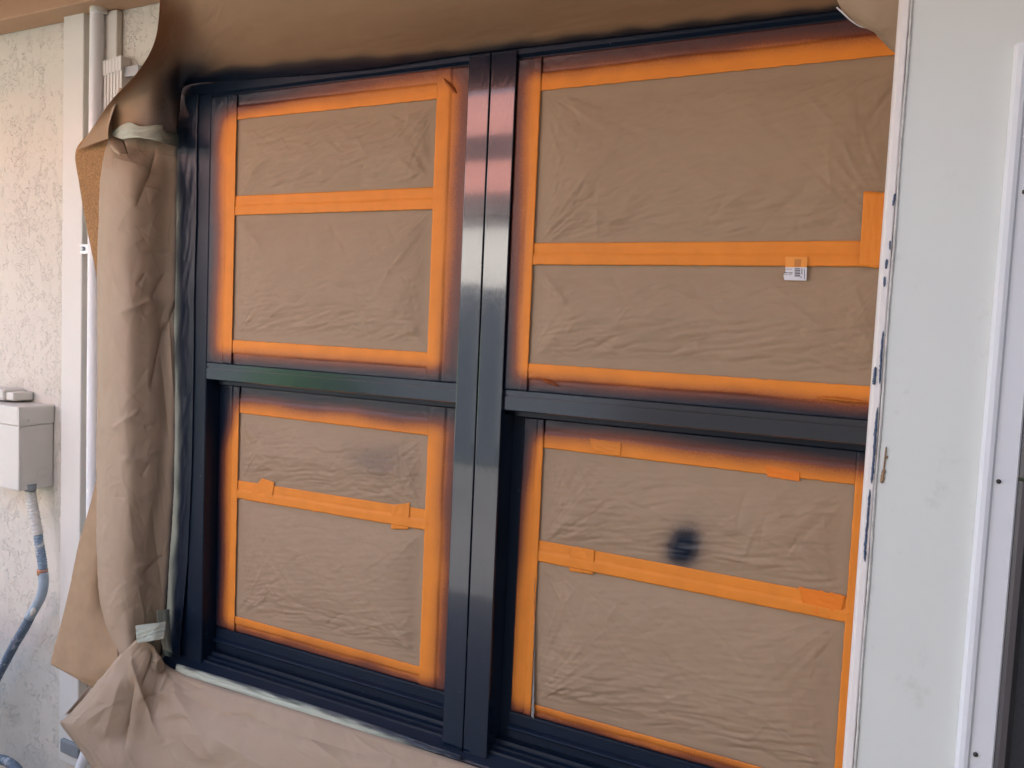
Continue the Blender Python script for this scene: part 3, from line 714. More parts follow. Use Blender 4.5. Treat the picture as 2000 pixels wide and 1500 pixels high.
LFOLDS = (((235, 612), (297, 583), 16, .006), ((297, 583), (322, 535), 14, -.005), ((267, 557), (283, 535), 9, -.004), ((283, 493), (340, 490), 12, -.004), ((297, 752), (322, 640), 15, -.010), ((322, 650), (346, 585), 14, -.009),
          ((283, 833), (305, 828), 8, -.004), ((222, 836), (270, 802), 14, .005), ((243, 895), (292, 903), 13, .005), ((292, 903), (278, 930), 10, -.004), ((263, 1106), (298, 1101), 10, .004), ((280, 1122), (322, 1084), 12, -.006),
          ((268, 400), (292, 345), 16, -.006), ((292, 350), (302, 296), 12, -.006), ((283, 365), (312, 372), 10, .004), ((330, 620), (338, 760), 9, .006), ((318, 700), (330, 850), 10, -.006), ((225, 310), (292, 330), 14, .004),
          ((215, 640), (240, 700), 20, .003), ((300, 1000), (318, 1160), 12, -.006), ((270, 1150), (290, 1250), 14, .005), ((250, 960), (262, 1080), 18, .003))
def big_folds(U, V, PX, PY):
    return .85 * sum(crease_line(PX, PY, c[0], c[1], c[2] * .7, c[3]) for c in LFOLDS) + .25 * soft_folds(U, V)
def soft_folds(U, V):
    # long soft folds that run down along the taped edge
    f1 = -.012 * np.exp(-((U - .80 + .06 * np.sin(V * 9)) / .05) ** 2) * sstep(.25, .45, V) * sstep(.95, .7, V)
    f2 = .008 * np.exp(-((U - .62 + .05 * np.sin(V * 13 + 1)) / .06) ** 2) * sstep(.15, .5, V)
    f3 = .007 * np.exp(-((U - .50 - (V - .28) * 1.2) / .05) ** 2 - ((V - .3) / .10) ** 2)
    f4 = .007 * np.exp(-((U - .62 + (V - .36) * 1.8) / .05) ** 2 - ((V - .36) / .07) ** 2)
    f5 = -.008 * np.exp(-((U - .7 - (V - .12) * .8) / .05) ** 2 - ((V - .14) / .10) ** 2)
    return f1 + f2 + f3 + f4 + f5
sheet('sheet', rows, 170, 560, M_KRAFT, ls, seed=3, amp=.0032, sc=11, fade=lambda U, V: sstep(0.05, .3, U) * sstep(1.02, .9, U) * .9 + .1, fn=big_folds,
      spr_and_shade=lambda U, V, P: .75 * sstep(.90, 1.02, U + .02 * gnoise(V * 30, U, 3)) + .35 * sstep(.08, .02, V) * sstep(.25, .9, U) + .4 * sstep(.2, .05, V) * sstep(.8, 1, U))  # top end darkened by overspray and by recess shade put into the colour
# brown back of the paper, seen past its left edge
sheet('back_flap', [[(222, 190, -.05), (240, 190, -.055), (262, 190, -.06)], [(178, 255, -.045), (215, 255, -.05), (255, 255, -.055)], [(148, 296, -.04), (200, 300, -.045), (250, 300, -.05)],
                    [(155, 360, -.035), (200, 360, -.04), (240, 360, -.04)], [(170, 445, -.03), (200, 450, -.035), (235, 450, -.035)], [(191, 552, -.025), (210, 560, -.03), (230, 560, -.03)]], 30, 70, M_BACK, ls, seed=8, amp=.003)
sheet('curled_corner', [[(192, 925, -.03), (205, 925, -.03), (225, 925, -.03)], [(172, 1000, -.045), (195, 1000, -.05), (225, 1000, -.03)], [(152, 1070, -.065), (190, 1080, -.07), (225, 1080, -.03)],
                    [(138, 1140, -.085), (180, 1150, -.09), (222, 1150, -.04)], [(120, 1215, -.105), (170, 1225, -.112), (226, 1225, -.085)], [(101, 1288, -.125), (168, 1312, -.13), (232, 1300, -.112)], [(104, 1299, -.126), (160, 1332, -.13), (230, 1372, -.10)]],
      40, 90, M_FLAP, ls, seed=9, amp=.003)
# curling lip where the top corner of the left sheet rolls over
lip = crom([S(*p) for p in ((243, 174, -.100), (226, 205, -.108), (213, 245, -.112), (212, 272, -.112), (220, 293, -.112), (238, 305, -.110))], 50)
lip2 = crom([S(*p) for p in ((243, 174, -.085), (236, 205, -.070), (232, 240, -.060), (236, 262, -.065), (244, 280, -.085), (250, 300, -.102))], 50)
U = np.linspace(0, 1, 12)[None, :, None]
P = lip[:, None] * (1 - U) + lip2[:, None] * U
P[..., 1] -= .012 * np.sin(np.pi * U[..., 0])
grid_mesh('curled_lip', P, M_KRAFT, ls, attrs={'spray_and_shade': np.zeros(P.shape[:2])}, thick=.0009)

# sheet above the window: taped to the head, sweeping up and outwards
ts = empty('masking_paper', tuple(S(900, 110, 0)))
tag(ts, 'wide brown paper sheet sweeping up and out above the window head', 'paper', 'loose kraft sheets round the window')
rows = [
 [(152, 293, -.050), (222, 268, -.085), (285, 258, -.085), (340, 256, -.045), (351, 215, -.022), (360, 170, -.0135), (440, 158, -.0135), (700, 137, -.0135), (930, 104, -.0135), (1200, 72, -.0135), (1450, 43, -.0135), (1640, 20, -.0135)],
 [(184, 245, -.085), (235, 222, -.094), (288, 206, -.092), (326, 190, -.062), (352, 150, -.044), (380, 140, -.047), (440, 130, -.05), (700, 108, -.05), (930, 76, -.05), (1200, 44, -.05), (1450, 14, -.05), (1640, -8, -.05)],
 [(218, 196, -.125), (254, 170, -.118), (294, 146, -.107), (324, 124, -.095), (356, 102, -.09), (390, 99, -.092), (450, 95, -.095), (700, 75, -.095), (930, 44, -.095), (1200, 10, -.095), (1450, -20, -.095), (1640, -45, -.095)],
 [(272, 137, -.165), (290, 112, -.158), (314, 86, -.147), (338, 66, -.142), (366, 52, -.14), (400, 50, -.142), (460, 48, -.145), (700, 30, -.145), (930, 0, -.145), (1200, -35, -.145), (1450, -65, -.145), (1640, -95, -.145)],
 [(304, 75, -.20), (311, 55, -.197), (325, 32, -.192), (348, 12, -.187), (376, 0, -.185), (410, -3, -.187), (470, -10, -.19), (700, -30, -.19), (930, -60, -.19), (1200, -95, -.19), (1450, -130, -.19), (1640, -160, -.19)],
 [(313, -5, -.225), (319, -25, -.225), (334, -46, -.225), (358, -62, -.225), (386, -72, -.225), (420, -77, -.225), (480, -85, -.225), (700, -110, -.225), (930, -140, -.225), (1200, -180, -.225), (1450, -215, -.225), (1640, -245, -.225)],
 [(316, -50, -.245), (323, -70, -.245), (338, -90, -.245), (362, -104, -.245), (390, -114, -.245), (424, -119, -.245), (484, -125, -.245), (700, -150, -.245), (930, -180, -.245), (1200, -220, -.245), (1450, -255, -.245), (1640, -290, -.245)]]
def top_spray_and_shade(U, V, P):
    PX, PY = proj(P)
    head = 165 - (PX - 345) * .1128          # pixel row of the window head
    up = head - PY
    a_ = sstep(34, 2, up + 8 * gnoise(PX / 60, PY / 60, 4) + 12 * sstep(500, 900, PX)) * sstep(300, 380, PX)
    cn = np.exp(-(((PX - 372) / 62) ** 2 + ((PY - 172) / 52) ** 2)) * 1.1  # corner patch: overspray together with painted recess shade
    dn = .55 * sstep(255, 345, PX + .25 * (PY - 150)) * sstep(110, 150, PY) * (PX < 400)  # shade on the drooping underside, put into the colour
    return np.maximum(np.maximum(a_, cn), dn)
sheet('sheet', rows, 260, 80, M_TOPK, ts, seed=5, amp=.0016, sc=7, fade=lambda U, V: sstep(0, .12, V) * .9 + .1, spr_and_shade=top_spray_and_shade)
# its right end curls down in front of the glass
sheet('curled_corner', [[(1632, -30, -.20), (1700, -30, -.22), (1780, -30, -.22)], [(1638, 8, -.19), (1690, 15, -.21), (1772, 15, -.21)], [(1660, 38, -.18), (1700, 50, -.20), (1765, 45, -.20)],
                        [(1700, 58, -.17), (1725, 72, -.185), (1765, 75, -.19)], [(1742, 98, -.16), (1752, 102, -.17), (1770, 108, -.18)]], 40, 50, M_KRAFT, ts, seed=12, amp=.004)
tube('white_edge', [S(*p) for p in ((1634, 14, -.192), (1645, 24, -.19), (1660, 38, -.185), (1678, 50, -.178), (1692, 54, -.174))], .0011, M_LABEL, ts, n=8, res=30)

# sheet below the sill
bs = empty('masking_paper', tuple(S(500, 1490, -.05)))
tag(bs, 'wide crumpled brown paper sheet hanging below the window sill', 'paper', 'loose kraft sheets round the window')
rows = [
 [(272, 1256, -.06), (262, 1255, -.09), (270, 1250, -.10), (300, 1262, -.075), (330, 1302, -.036), (420, 1338, -.031), (560, 1380, -.031), (720, 1430, -.031), (900, 1488, -.031), (1150, 1570, -.031)],
 [(226, 1298, -.08), (214, 1297, -.108), (232, 1300, -.118), (282, 1308, -.095), (328, 1335, -.055), (415, 1368, -.05), (555, 1408, -.05), (715, 1460, -.05), (895, 1520, -.05), (1145, 1600, -.05)],
 [(196, 1344, -.09), (183, 1342, -.125), (206, 1348, -.14), (262, 1355, -.115), (318, 1372, -.07), (405, 1400, -.07), (545, 1440, -.07), (705, 1492, -.07), (885, 1555, -.07), (1135, 1640, -.07)],
 [(152, 1399, -.105), (132, 1399, -.130), (170, 1396, -.158), (244, 1402, -.13), (306, 1414, -.09), (395, 1440, -.09), (535, 1480, -.085), (695, 1530, -.085), (875, 1595, -.085), (1125, 1680, -.085)],
 [(140, 1426, -.115), (120, 1414, -.140), (158, 1432, -.164), (230, 1450, -.14), (296, 1462, -.105), (385, 1485, -.10), (525, 1525, -.10), (685, 1575, -.10), (865, 1640, -.10), (1115, 1725, -.10)],
 [(176, 1470, -.125), (158, 1466, -.150), (185, 1480, -.162), (236, 1500, -.15), (296, 1512, -.12), (385, 1535, -.115), (525, 1575, -.11), (685, 1625, -.11), (865, 1690, -.11), (1115, 1775, -.11)],
 [(214, 1530, -.13), (198, 1527, -.150), (220, 1535, -.16), (250, 1550, -.15), (300, 1570, -.13), (388, 1590, -.12), (525, 1630, -.12), (685, 1680, -.12), (865, 1745, -.12), (1115, 1830, -.12)]]
BFOLDS = (((278, 1338), (312, 1268), 12, -.010), ((258, 1282), (278, 1362), 12, .010), ((276, 1355), (317, 1447), 13, .009), ((262, 1335), (243, 1455), 16, -.013), ((280, 1362), (312, 1355), 8, -.006), ((310, 1357), (348, 1338), 10, .006),
          ((308, 1360), (326, 1318), 9, .006), ((298, 1262), (318, 1310), 8, -.008), ((346, 1350), (352, 1400), 40, .008), ((352, 1352), (430, 1394), 18, -.006), ((430, 1398), (482, 1396), 12, -.005), ((482, 1396), (520, 1418), 14, -.005),
          ((345, 1352), (420, 1480), 26, .007), ((520, 1418), (700, 1470), 22, -.005), ((236, 1330), (205, 1440), 30, .008), ((420, 1440), (520, 1500), 30, .005), ((600, 1440), (680, 1500), 28, .006))
def bfold(U, V, PX, PY):
    return sum(crease_line(PX, PY, *c) for c in BFOLDS) * sstep(0, .05, V)
sheet('sheet', rows, 380, 190, M_KRAFT, bs, seed=21, amp=.0050, sc=9, fade=lambda U, V: sstep(0, .08, V) * .85 + .15, fn=bfold,
      spr_and_shade=lambda U, V, P: .3 * sstep(.06, 0, V) * sstep(.35, .45, U))
# pale inside of the rolled corner
sheet('inner_curl', [[(188, 1322, -.125), (190, 1324, -.125), (192, 1328, -.125)], [(164, 1352, -.128), (172, 1352, -.118), (184, 1352, -.126)], [(140, 1380, -.132), (156, 1376, -.115), (166, 1380, -.13)], [(125, 1397, -.138), (140, 1393, -.12), (156, 1399, -.136)]], 16, 24, M_INNER, bs, seed=25, amp=.0004)

# ------------------------------------------------------------------ sage green masking tape
def green(px_in, px_out, Yi, Yo, label, seed, spr_and_shade=None, nl=160, nw=14, amp=.003):
    a = crom([S(*p, Yi) if len(p) == 2 else S(*p) for p in px_in], nl); b = crom([S(*p, Yo) if len(p) == 2 else S(*p) for p in px_out], nl)
    U, V = np.meshgrid(np.linspace(0, 1, nw), np.linspace(0, 1, nl))
    P = a[:, None] * (1 - U[..., None]) + b[:, None] * U[..., None]
    L = np.linalg.norm(np.diff(a, axis=0), axis=1).sum()
    n = normals(P); n *= np.where(n[..., 1:2] > 0, -1, 1)
    h = amp * ((.25 - np.abs(gnoise(V * L * 16 + U * 1.5, U * 2.6, seed))) * 1.6 + .5 * (.2 - np.abs(gnoise(V * L * 45, U * 3.5 + V * 6, seed + 1)))) * (np.sin(np.pi * np.clip(U, .02, 1)) * .7 + .3) + amp * .25
    P = P + n * h[..., None]
    e = .0016 * gnoise(V * L * 70, 0 * V, seed + 2)
    P[..., 0] += e * (U < .05) - e * (U > .95)
    s = spr_and_shade(U, V) if spr_and_shade else 0 * U
    return tag(grid_mesh('masking_tape', P, M_GREEN, attrs={'spray_and_shade': np.clip(s, 0, 1)}, thick=.0004), label, 'tape', 'sage green masking tape')
green([(348, 185), (345, 235), (343, 285), (345, 420), (343, 560), (338, 690), (342, 800), (341, 900), (338, 1000), (331, 1100), (326, 1190), (318, 1262), (326, 1290)],
      [(388, 185), (386, 235), (385, 285), (384, 420), (380, 560), (379, 690), (377, 800), (375, 900), (371, 1000), (366, 1100), (358, 1190), (352, 1262), (352, 1290)], -.010, -.0085,
      'long crinkled sage green tape strip down the left window jamb, darkened by overspray', 71,
      lambda U, V: sstep(.12, .62, U + .16 * gnoise(V * 22, U * 3, 4) + .9 * sstep(.16, .04, V) + .30 * sstep(.6, .05, V) + .12 - .10 * sstep(.6, 1, V)), nl=330, nw=20, amp=.0020)
green([(212, 262, -.088), (250, 240, -.10), (275, 247, -.100), (310, 245, -.075), (346, 250, -.02)], [(240, 272, -.10), (252, 270, -.112), (275, 270, -.112), (312, 277, -.085), (350, 286, -.022)], 0, 0,
      'sage green tape piece on the top edge of the left paper sheet', 73, lambda U, V: .5 * sstep(.7, 1, V), nl=70, nw=16, amp=.004)
green([(265, 1222, -.113), (285, 1219, -.10), (305, 1217, -.085), (324, 1214, -.065)], [(268, 1256, -.118), (285, 1254, -.108), (300, 1251, -.10), (320, 1248, -.08)], 0, 0,
      'short sage green tape piece at the bottom corner of the left paper sheet', 75, None, nl=50, nw=20, amp=.004)
green([(308, 1192, -.07), (310, 1215, -.07), (314, 1240, -.075), (320, 1268, -.06)], [(332, 1190, -.022), (333, 1215, -.022), (334, 1245, -.025), (338, 1275, -.030)], 0, 0,
      'crinkled vertical sage green tape piece by the lower left corner of the window', 76, lambda U, V: .5 * sstep(.6, 1.1, U), nl=50, nw=18, amp=.005)
green([(346, 1296), (400, 1312), (500, 1342), (600, 1373), (700, 1405), (800, 1440), (900, 1476)], [(342, 1312), (398, 1330), (498, 1362), (598, 1393), (698, 1425), (800, 1455), (900, 1486)], -.0262, -.031,
      'long sage green tape strip under the front edge of the window sill', 77, lambda U, V: sstep(.55, -.05, U + .35 * gnoise(V * 14, U * 2, 8) - .55 * (V - .35)) * .95 + sstep(.62, 1.0, V), nl=260, nw=14, amp=.0035)

# ------------------------------------------------------------------ things on the stucco at the left
tr = box('trim_board', S(125, 700, 0)[0], -1.172, -0.008, WY - .001, 0.335, 2.318, M_TRIM, None, 0.003)
tag(tr, 'tall cream trim board standing against the stucco beside the white conduit', 'trim')
tb2 = box('trim_board', -1.108, -1.062, 0.002, WY - .001, 1.2, 2.2715, M_TRIM, None, 0.003)
tag(tb2, 'short cream board behind the white conduit, mostly hidden by paper', 'trim')
pp = empty('conduit_pipe', (-1.13, -.012, .05)); tag(pp, 'slim white plastic conduit pipe running down beside the cream trim board', 'pipe')
pc = -.012
tube('pipe', [S(190, -20, pc), S(190, 20, pc), S(187, 300, pc), S(184, 700, pc), S(182, 1000, pc), S(182, 1300, pc)], .0165, M_PIPE, pp, n=20, res=30)
tube('coupling', [S(194, 2, pc), S(193.6, 14, pc), S(193, 26, pc)], .0205, M_TRIM, pp, n=18, res=8)
st = S(166, 486, -.012)
bm = bmesh.new(); add_box(bm, st[0] - .016, st[0] + .030, -.0135, -.011, st[2] - .013, st[2] + .012, .001)
sp_ = from_bm('strap', bm, M_METAL, pp)
tube('strap_screw', [np.array([st[0] - .004, -.012, st[2]]), np.array([st[0] - .004, -.0165, st[2]])], .0055, M_METAL, sp_, n=10, res=3)
st = S(205, 6, -.012)
box('strap', st[0] - .03, st[0] + .035, -.033, -.029, st[2] - .004, st[2] + .012, M_METAL, pp, .001)

sh = empty('folded_shutter', tuple(S(215, 300, .0))); tag(sh, 'stack of narrow white shutter slats folded beside the conduit above the paper', 'shutter')
for k in range(7):
    px = 201 + k * 6.1; top = 121 - k * 1.9
    a = S(px, top, -.004); x0 = a[0]
    box('slat', x0 - .0052, x0 + .0038, -.006, WY - .002, 1.45, a[2] - .012, M_SLAT, sh, .001)
    box('slat_cap', x0 - .0060, x0 + .0046, -.009, WY - .002, a[2] - .0345, a[2], M_SLAT, sh, .0012)
b0 = S(245, 133, 0.0); box('head_bracket', b0[0] - .012, b0[0] + .045, .0, WY - .001, b0[2] - .02, b0[2] + .004, M_METAL, sh, .001)

# electrical box on the stucco
jb = empty('junction_box', (-1.42, WY, 1.06)); tag(jb, 'pale grey plastic junction box mounted on the stucco at the left edge', 'junction box')
bx1, bz0, bz1 = -1.318, 1.064, 1.284
box('body', -1.55, bx1 - .003, -.076, WY - .001, bz0, bz1 - .05, M_BOX, jb, .004)
box('lid', -1.555, bx1, -.080, WY - .0005, bz1 - .05, bz1, M_BOX, jb, .004)
# curved overlap step of the lid on the side face
extrude_profile('lid_skirt', [(-.079, bz1 - .05), (-.052, bz1 - .05), (-.040, bz1 - .043), (-.022, bz1 - .022), (-.012, bz1 - .016), (WY - .004, bz1 - .014), (WY - .004, bz1 - .004), (-.079, bz1 - .004)], bx1 - .002, bx1 + .0022, 'x', M_BOX, jb, .0006)
for rr in (.0165, .011):
    cy_, cz_ = -.012, bz0 + .042
    ring = [np.array([bx1 - .003, cy_ + rr * math.cos(t), cz_ + rr * math.sin(t)]) for t in np.linspace(0, 2 * math.pi, 25)]
    tube('knockout_ring', ring, .0010, M_BOX, jb, n=6, res=49)
tube('lid_boss', [np.array([bx1 - .001, -.055, bz1 - .036]), np.array([bx1 + .0025, -.055, bz1 - .036])], .004, M_BOX, jb, n=12, res=3)
tube('hub', [S(60, 945, -.040), S(59, 958, -.040)], .0145, M_GREYB, jb, n=14, res=4)
ub = empty('conduit_fitting', (-1.5, WY, 1.29)); tag(ub, 'small white conduit fitting just above the junction box', 'conduit fitting')
a = S(0, 772, -.03); b_ = S(44, 785, -.01)
box('fitting', a[0] - .08, b_[0] - .03, -.045, WY - .001, 1.288, 1.318, M_BOX, ub, .006)
box('collar', b_[0] - .029, b_[0] + .004, -.038, WY - .001, 1.290, 1.312, M_BOX, ub, .004)

fc = empty('flexible_conduit', tuple(S(60, 960, -.04))); tag(fc, 'blue grey flexible conduit with copper band drooping from the junction box', 'conduit')
def ribs(r, nrib, dep): return lambda t: r * (1 + dep * math.sin(t * nrib * 2 * math.pi))
cY = -.035
tube('sleeve', [S(59, 955, cY), S(62, 975, cY), S(67, 1005, cY), S(75, 1045, cY)], .0125, M_SLEEVE, fc, n=16, res=90, rad_fn=ribs(.0130, 16, .05))
tube('ribbed_hose', [S(74, 1042, cY), S(78, 1070, cY), S(82, 1095, cY), S(84, 1118, cY)], .0115, M_HOSE, fc, n=16, res=90, rad_fn=ribs(.0115, 14, .06))
tube('copper_band', [S(83, 1111, cY), S(83, 1122, cY)], .0132, M_COPPER, fc, n=16, res=5)
tube('smooth_hose', [S(84, 1118, cY), S(85, 1140, cY), S(80, 1165, cY), S(68, 1188, cY), S(58, 1205, cY)], .0125, plain('pale_blue_hose', (0.36, 0.44, 0.50), .5, .15, 30, .15), fc, n=16, res=40)
tube('ribbed_hose', [S(60, 1202, cY), S(48, 1226, cY), S(30, 1256, cY), S(12, 1290, cY), S(-12, 1335, cY), S(-45, 1400, cY)], .0120, M_HOSED, fc, n=16, res=160, rad_fn=ribs(.0118, 34, .06))
tube('paint_blob', [S(66, 1186, cY - .012), S(65, 1194, cY - .013), S(61, 1203, cY - .012)], .006, M_SLEEVE, fc, n=10, res=10, rad_fn=lambda t: .002 + .005 * math.sin(math.pi * t))

# bits at the foot of the wall
lp = S(165, 1480, -.06); 
tube('loose_pipe', [S(171, 1462, -.03), S(166, 1478, -.035), S(158, 1500, -.04), S(140, 1560, -.05)], .0145, M_PIPE, None, n=18, res=16)
tag(bpy.context.scene.objects['loose_pipe'], 'white pipe end poking out under the lower left paper corner', 'pipe')
a = S(122, 1448, -.01); b_ = S(158, 1470, -.01)
fo = box('trim_block', a[0], b_[0], -.018, WY - .001, S(140, 1474, -.01)[2], S(140, 1448, -.01)[2], M_GREYB, None, .004)
tag(fo, 'small grey block on the wall below the cream trim board', 'block')
tube('garden_hose', [S(-40, 1478, -.06), S(-5, 1482, -.06), S(15, 1488, -.06), S(35, 1505, -.06), S(50, 1540, -.06)], .0125, M_HOSED, None, n=14, res=30)
tag(bpy.context.scene.objects['garden_hose'], 'dark blue hose loop in the bottom left corner', 'hose')

# ------------------------------------------------------------------ white clad post and screen door at the right
PY = -.30
post = empty('porch_post', (.78, PY, 0)); tag(post, 'white aluminium clad post with chipped edge covering the right of the window', 'post')
xl = .7105; xe = .7225
box('cladding', xe + .0015, .8695, PY, WY - .002, 0.02, ZC - .001, M_POST, post, .002)
extrude_profile('corner_trim', [(xl, PY + .006), (xl + .002, PY + .001), (xl + .005, PY - .0015), (xe - .0008, PY - .0025), (xe + .0005, PY - .002), (xe + .0008, PY + .03), (xe + .0008, WY - .002), (xl, WY - .002)], .02, ZC - .001, 'z', M_EDGE, post)
cz = np.linspace(.5, 2.2, 240)
cp = [np.array([xe + .0026 + .0004 * math.sin(z * 31) + .0004 * gnoise(np.array([z * 60.]), np.array([0.]), 3)[0], PY - .0004, z]) for z in cz]
tube('caulk_bead', cp, .0016, M_CAULK, post, n=8, res=480, rad_fn=lambda t: .0019 + .0006 * float(gnoise(np.array([t * 170]), np.array([0.]), 5)[0]))
def smear(pxs, wid, mat, name, y, seed, off=0):
    c = crom([S(*p, y) for p in pxs], 40); t = np.linspace(0, 1, 40)
    wl = wid * (.55 + .9 * np.abs(gnoise(t * 7, 0 * t, seed)) + .5 * gnoise(t * 22, 0 * t, seed + 1)) * np.minimum(1, 9 * np.minimum(t, 1 - t)) ** .6
    wr = wid * (.55 + .9 * np.abs(gnoise(t * 8, 0 * t + 3, seed + 4)) + .5 * gnoise(t * 25, 0 * t, seed + 5)) * np.minimum(1, 9 * np.minimum(t, 1 - t)) ** .6
    P = np.zeros((40, 3, 3)); P[:, 0] = c; P[:, 1] = c; P[:, 2] = c
    P[:, 0, 0] -= wl; P[:, 2, 0] += wr; P[:, 1, 1] -= .0005
    return grid_mesh(name, P, mat, post, thick=.0003)
fy = PY - .0032
for sdx, (pxs, wd) in enumerate((([(1748, 378), (1744, 402)], .0018), ([(1738, 470), (1738, 488)], .0012), ([(1732, 506), (1730, 525)], .0018), ([(1728, 540), (1727, 560)], .0016),
        ([(1725, 646), (1722, 680), (1720, 715), (1718, 750)], .0017), ([(1710, 716), (1708, 735), (1707, 752)], .0024), ([(1714, 795), (1710, 840), (1706, 900), (1702, 945)], .0019), ([(1699, 955), (1695, 1010), (1690, 1065), (1689, 1098)], .0019))):
    smear(pxs, wd, M_MARK, 'paint_mark', fy, 90 + sdx * 7)
for sdx, (pxs, wd) in enumerate((([(1731, 872), (1728, 900), (1726, 918)], .0014), ([(1727, 915), (1724, 930), (1722, 944)], .0030), ([(1733, 890), (1731, 896)], .0016))):
    smear(pxs, wd, M_RUST, 'rust_stain', PY - .0012, 190 + sdx * 7)
# channel ridge, flange and screws of the door frame
rx = .838
zt = S(1990, 88, PY)[2]
dj = empty('screen_door', (.95, PY, .05)); tag(dj, 'screen door with white jamb channel and dark mesh at the right edge', 'door')
jbm = extrude_profile('jamb_channel', [(rx - .007, PY - .0005), (rx - .006, PY - .004), (rx - .003, PY - .0085), (rx + .002, PY - .0095), (rx + .006, PY - .0085), (rx + .008, PY - .005), (rx + .030, PY - .0045), (rx + .0315, PY - .003), (rx + .0315, PY - .0005)], .05, zt, 'z', M_RIDGE, dj)
for p in ((2001, 375), (1950, 940), (1903, 1472)):
    a = S(*p, PY - .0045)
    a[0] = min(max(a[0], rx + .013), rx + .022)
    tube('screw', [np.array([a[0], PY - .003, a[2]]), np.array([a[0], PY - .0058, a[2]]), np.array([a[0], PY - .0068, a[2]])], .0026, M_SCREW, jbm, n=12, res=5)
mz_ = S(1985, 936, PY)[2]
dx0 = rx + .032
# upper and lower leaf frames, mitred
def leaf(z0, z1):
    f = extrude_profile('leaf_stile', [(dx0, PY + .004), (dx0, PY - .003), (dx0 + .004, PY - .006), (dx0 + .010, PY - .006), (dx0 + .015, PY + .001), (dx0 + .015, PY + .004)], z0, z1, 'z', M_DOORF, dj)
    extrude_profile('leaf_rail', [(PY + .004, z1), (PY - .0062, z1 - .001), (PY - .0062, z1 - .016), (PY + .001, z1 - .024), (PY + .004, z1 - .024)], dx0 + .004, dx0 + .75, 'x', M_DOORF, dj)
    extrude_profile('leaf_rail', [(PY + .004, z0), (PY - .0062, z0 + .001), (PY - .0062, z0 + .016), (PY + .001, z0 + .024), (PY + .004, z0 + .024)], dx0 + .004, dx0 + .75, 'x', M_DOORF, dj)
    box('screen_mesh', dx0 + .014, dx0 + .74, PY + .0012, PY + .0022, z0 + .02, z1 - .02, M_SCREEN, dj, 0)
    return f
leaf(mz_ + .003, 2.0); leaf(.08, mz_ - .001)
tube('rivet', [np.array([dx0 + .010, PY - .0055, mz_ + .014]), np.array([dx0 + .010, PY - .0085, mz_ + .014])], .003, M_DOORF, dj, n=10, res=4)
tube('rivet', [np.array([dx0 + .012, PY - .0055, mz_ - .010]), np.array([dx0 + .012, PY - .0085, mz_ - .010])], .003, M_DOORF, dj, n=10, res=4)

# ------------------------------------------------------------------ the garden behind the camera, seen mirrored in the wet paint
def shrub(loc, rx_, rz_, nleaf, label, seed):
    rng = random.Random(seed)
    t = empty('garden_shrub', loc); tag(t, label, 'shrub')
    vs2, fs2 = [], []
    for _ in range(nleaf):
        th = rng.random() * 6.283; ph = math.acos(rng.uniform(-1, 1)); r = rng.uniform(.45, 1.0) ** .5
        c = Vector((rx_ * r * math.sin(ph) * math.cos(th), rx_ * r * math.sin(ph) * math.sin(th), rz_ + rz_ * r * math.cos(ph))) + Vector(loc)
        q_ = Matrix.Rotation(rng.random() * 6.28, 3, 'Z') @ Matrix.Rotation(rng.uniform(-.9, .9), 3, 'X')
        s_ = rng.uniform(.05, .09); k0 = len(vs2)
        for p in ((0, -s_, 0), (s_ * .5, 0, s_ * .15), (0, s_, 0), (-s_ * .5, 0, s_ * .15)): vs2.append(tuple(c + q_ @ Vector(p)))
        fs2.append((k0, k0 + 1, k0 + 2, k0 + 3))
    me = bpy.data.meshes.new('foliage'); me.from_pydata(vs2, [], fs2)
    link('foliage', me, M_LEAF, t)
    tube('stem', [np.array(loc), np.array(loc) + np.array([.03, 0, rz_])], .03, M_BARK, t, n=8, res=6)
shrub((-3.85, -3.9, 0), .50, .72, 3000, 'round green garden shrub on the lawn facing the window', 1)
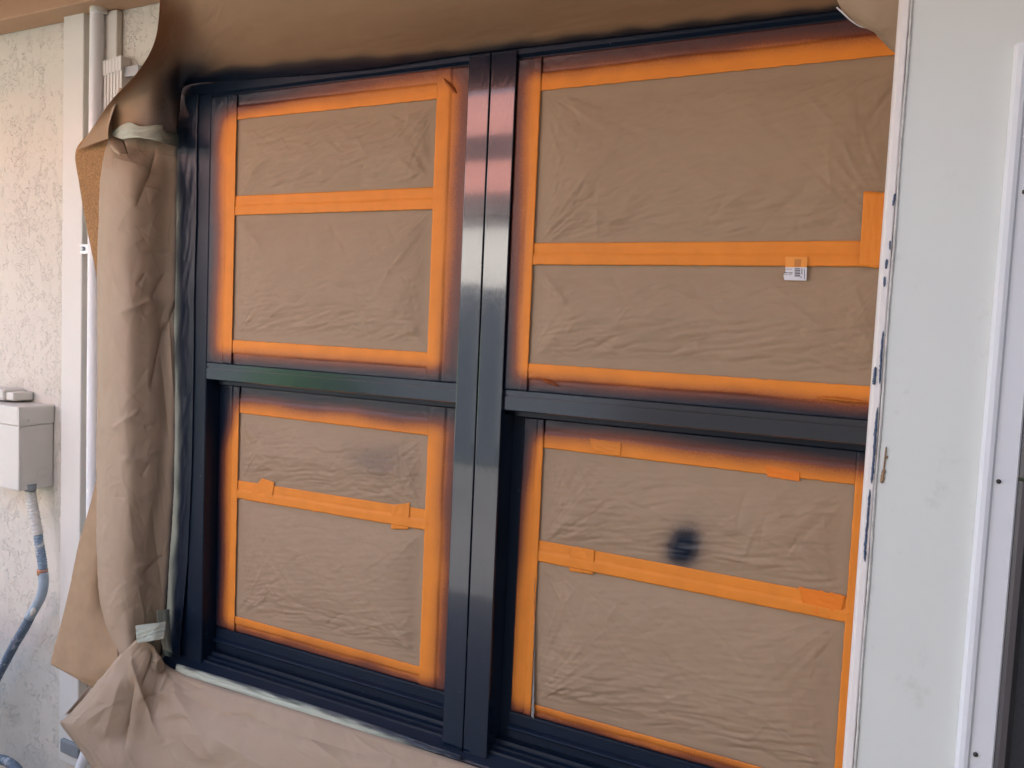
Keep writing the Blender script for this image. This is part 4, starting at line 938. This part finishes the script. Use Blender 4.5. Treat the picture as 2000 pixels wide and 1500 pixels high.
fe = empty('garden_fence', (-4, -6.5, 0)); tag(fe, 'blue grey board fence at the end of the paving, facing the window', 'fence')
for k in range(50):
    box('fence_board', -12.8 + k * .3, -12.52 + k * .3, -6.52, -6.5, .03, 1.93 + .02 * (k % 3), M_FENCE, fe, 0)
nh = empty('neighbour_house', (-6, -8, 0)); tag(nh, 'white neighbouring house with pink tiled roof behind the fence', 'house')
box('wall', -15, 3, -15, -8, 0, 2.95, M_WHITEW, nh, 0)
box('gutter', -15.6, 3.6, -7.98, -7.88, 2.92, 3.16, M_DOORF, nh, 0)
bm = bmesh.new()
for (y0, z0, y1, z1) in ((-7.9, 3.20, -8.7, 3.75), (-8.9, 4.12, -11.5, 5.5)):
    vv = [bm.verts.new(p) for p in ((-15.6, y0, z0), (3.6, y0, z0), (3.6, y1, z1), (-15.6, y1, z1), (-15.6, y1, z0 - .2), (3.6, y1, z0 - .2), (3.6, y0, z0 - .05), (-15.6, y0, z0 - .05))]
    for f in ((0, 1, 2, 3), (3, 2, 5, 4), (4, 5, 6, 7), (7, 6, 1, 0)): bm.faces.new([vv[i] for i in f])
from_bm('roof', bm, M_TILE, nh)
box('clerestory', -15, 3, -9.4, -8.72, 3.3, 4.1, M_DARKG, nh, 0)
# light blockers added out of the frame: two dark walls and a condenser shape
sw = box('side_light_blocker', 1.5, 1.62, -4.2, -.33, .021, ZC - .063, M_BLOCKER, None, 0)
tag(sw, 'unseen dark side wall added to block light from the right', 'wall')
sw2 = box('front_light_blocker', -.75, 1.62, -2.75, -2.63, .021, 3.1, M_BLOCKER, None, 0)
tag(sw2, 'unseen tall dark wall added to block light from the front right', 'wall')
ac = empty('added_condenser', (-1.75, -.85, .02)); tag(ac, 'unseen grey condenser box added to shade the lower stucco wall', 'air conditioner')
box('added_casing', -2.1, -1.35, -1.15, -.50, .06, .78, M_BOX, ac, .01)
box('base', -2.14, -1.31, -1.19, -.46, .0215, .06, M_CONC, ac, .005)
for k in range(18):
    box('added_louvre', -1.349, -1.344, -1.12, -.53, .12 + k * .035, .135 + k * .035, M_GREYB, ac, 0)
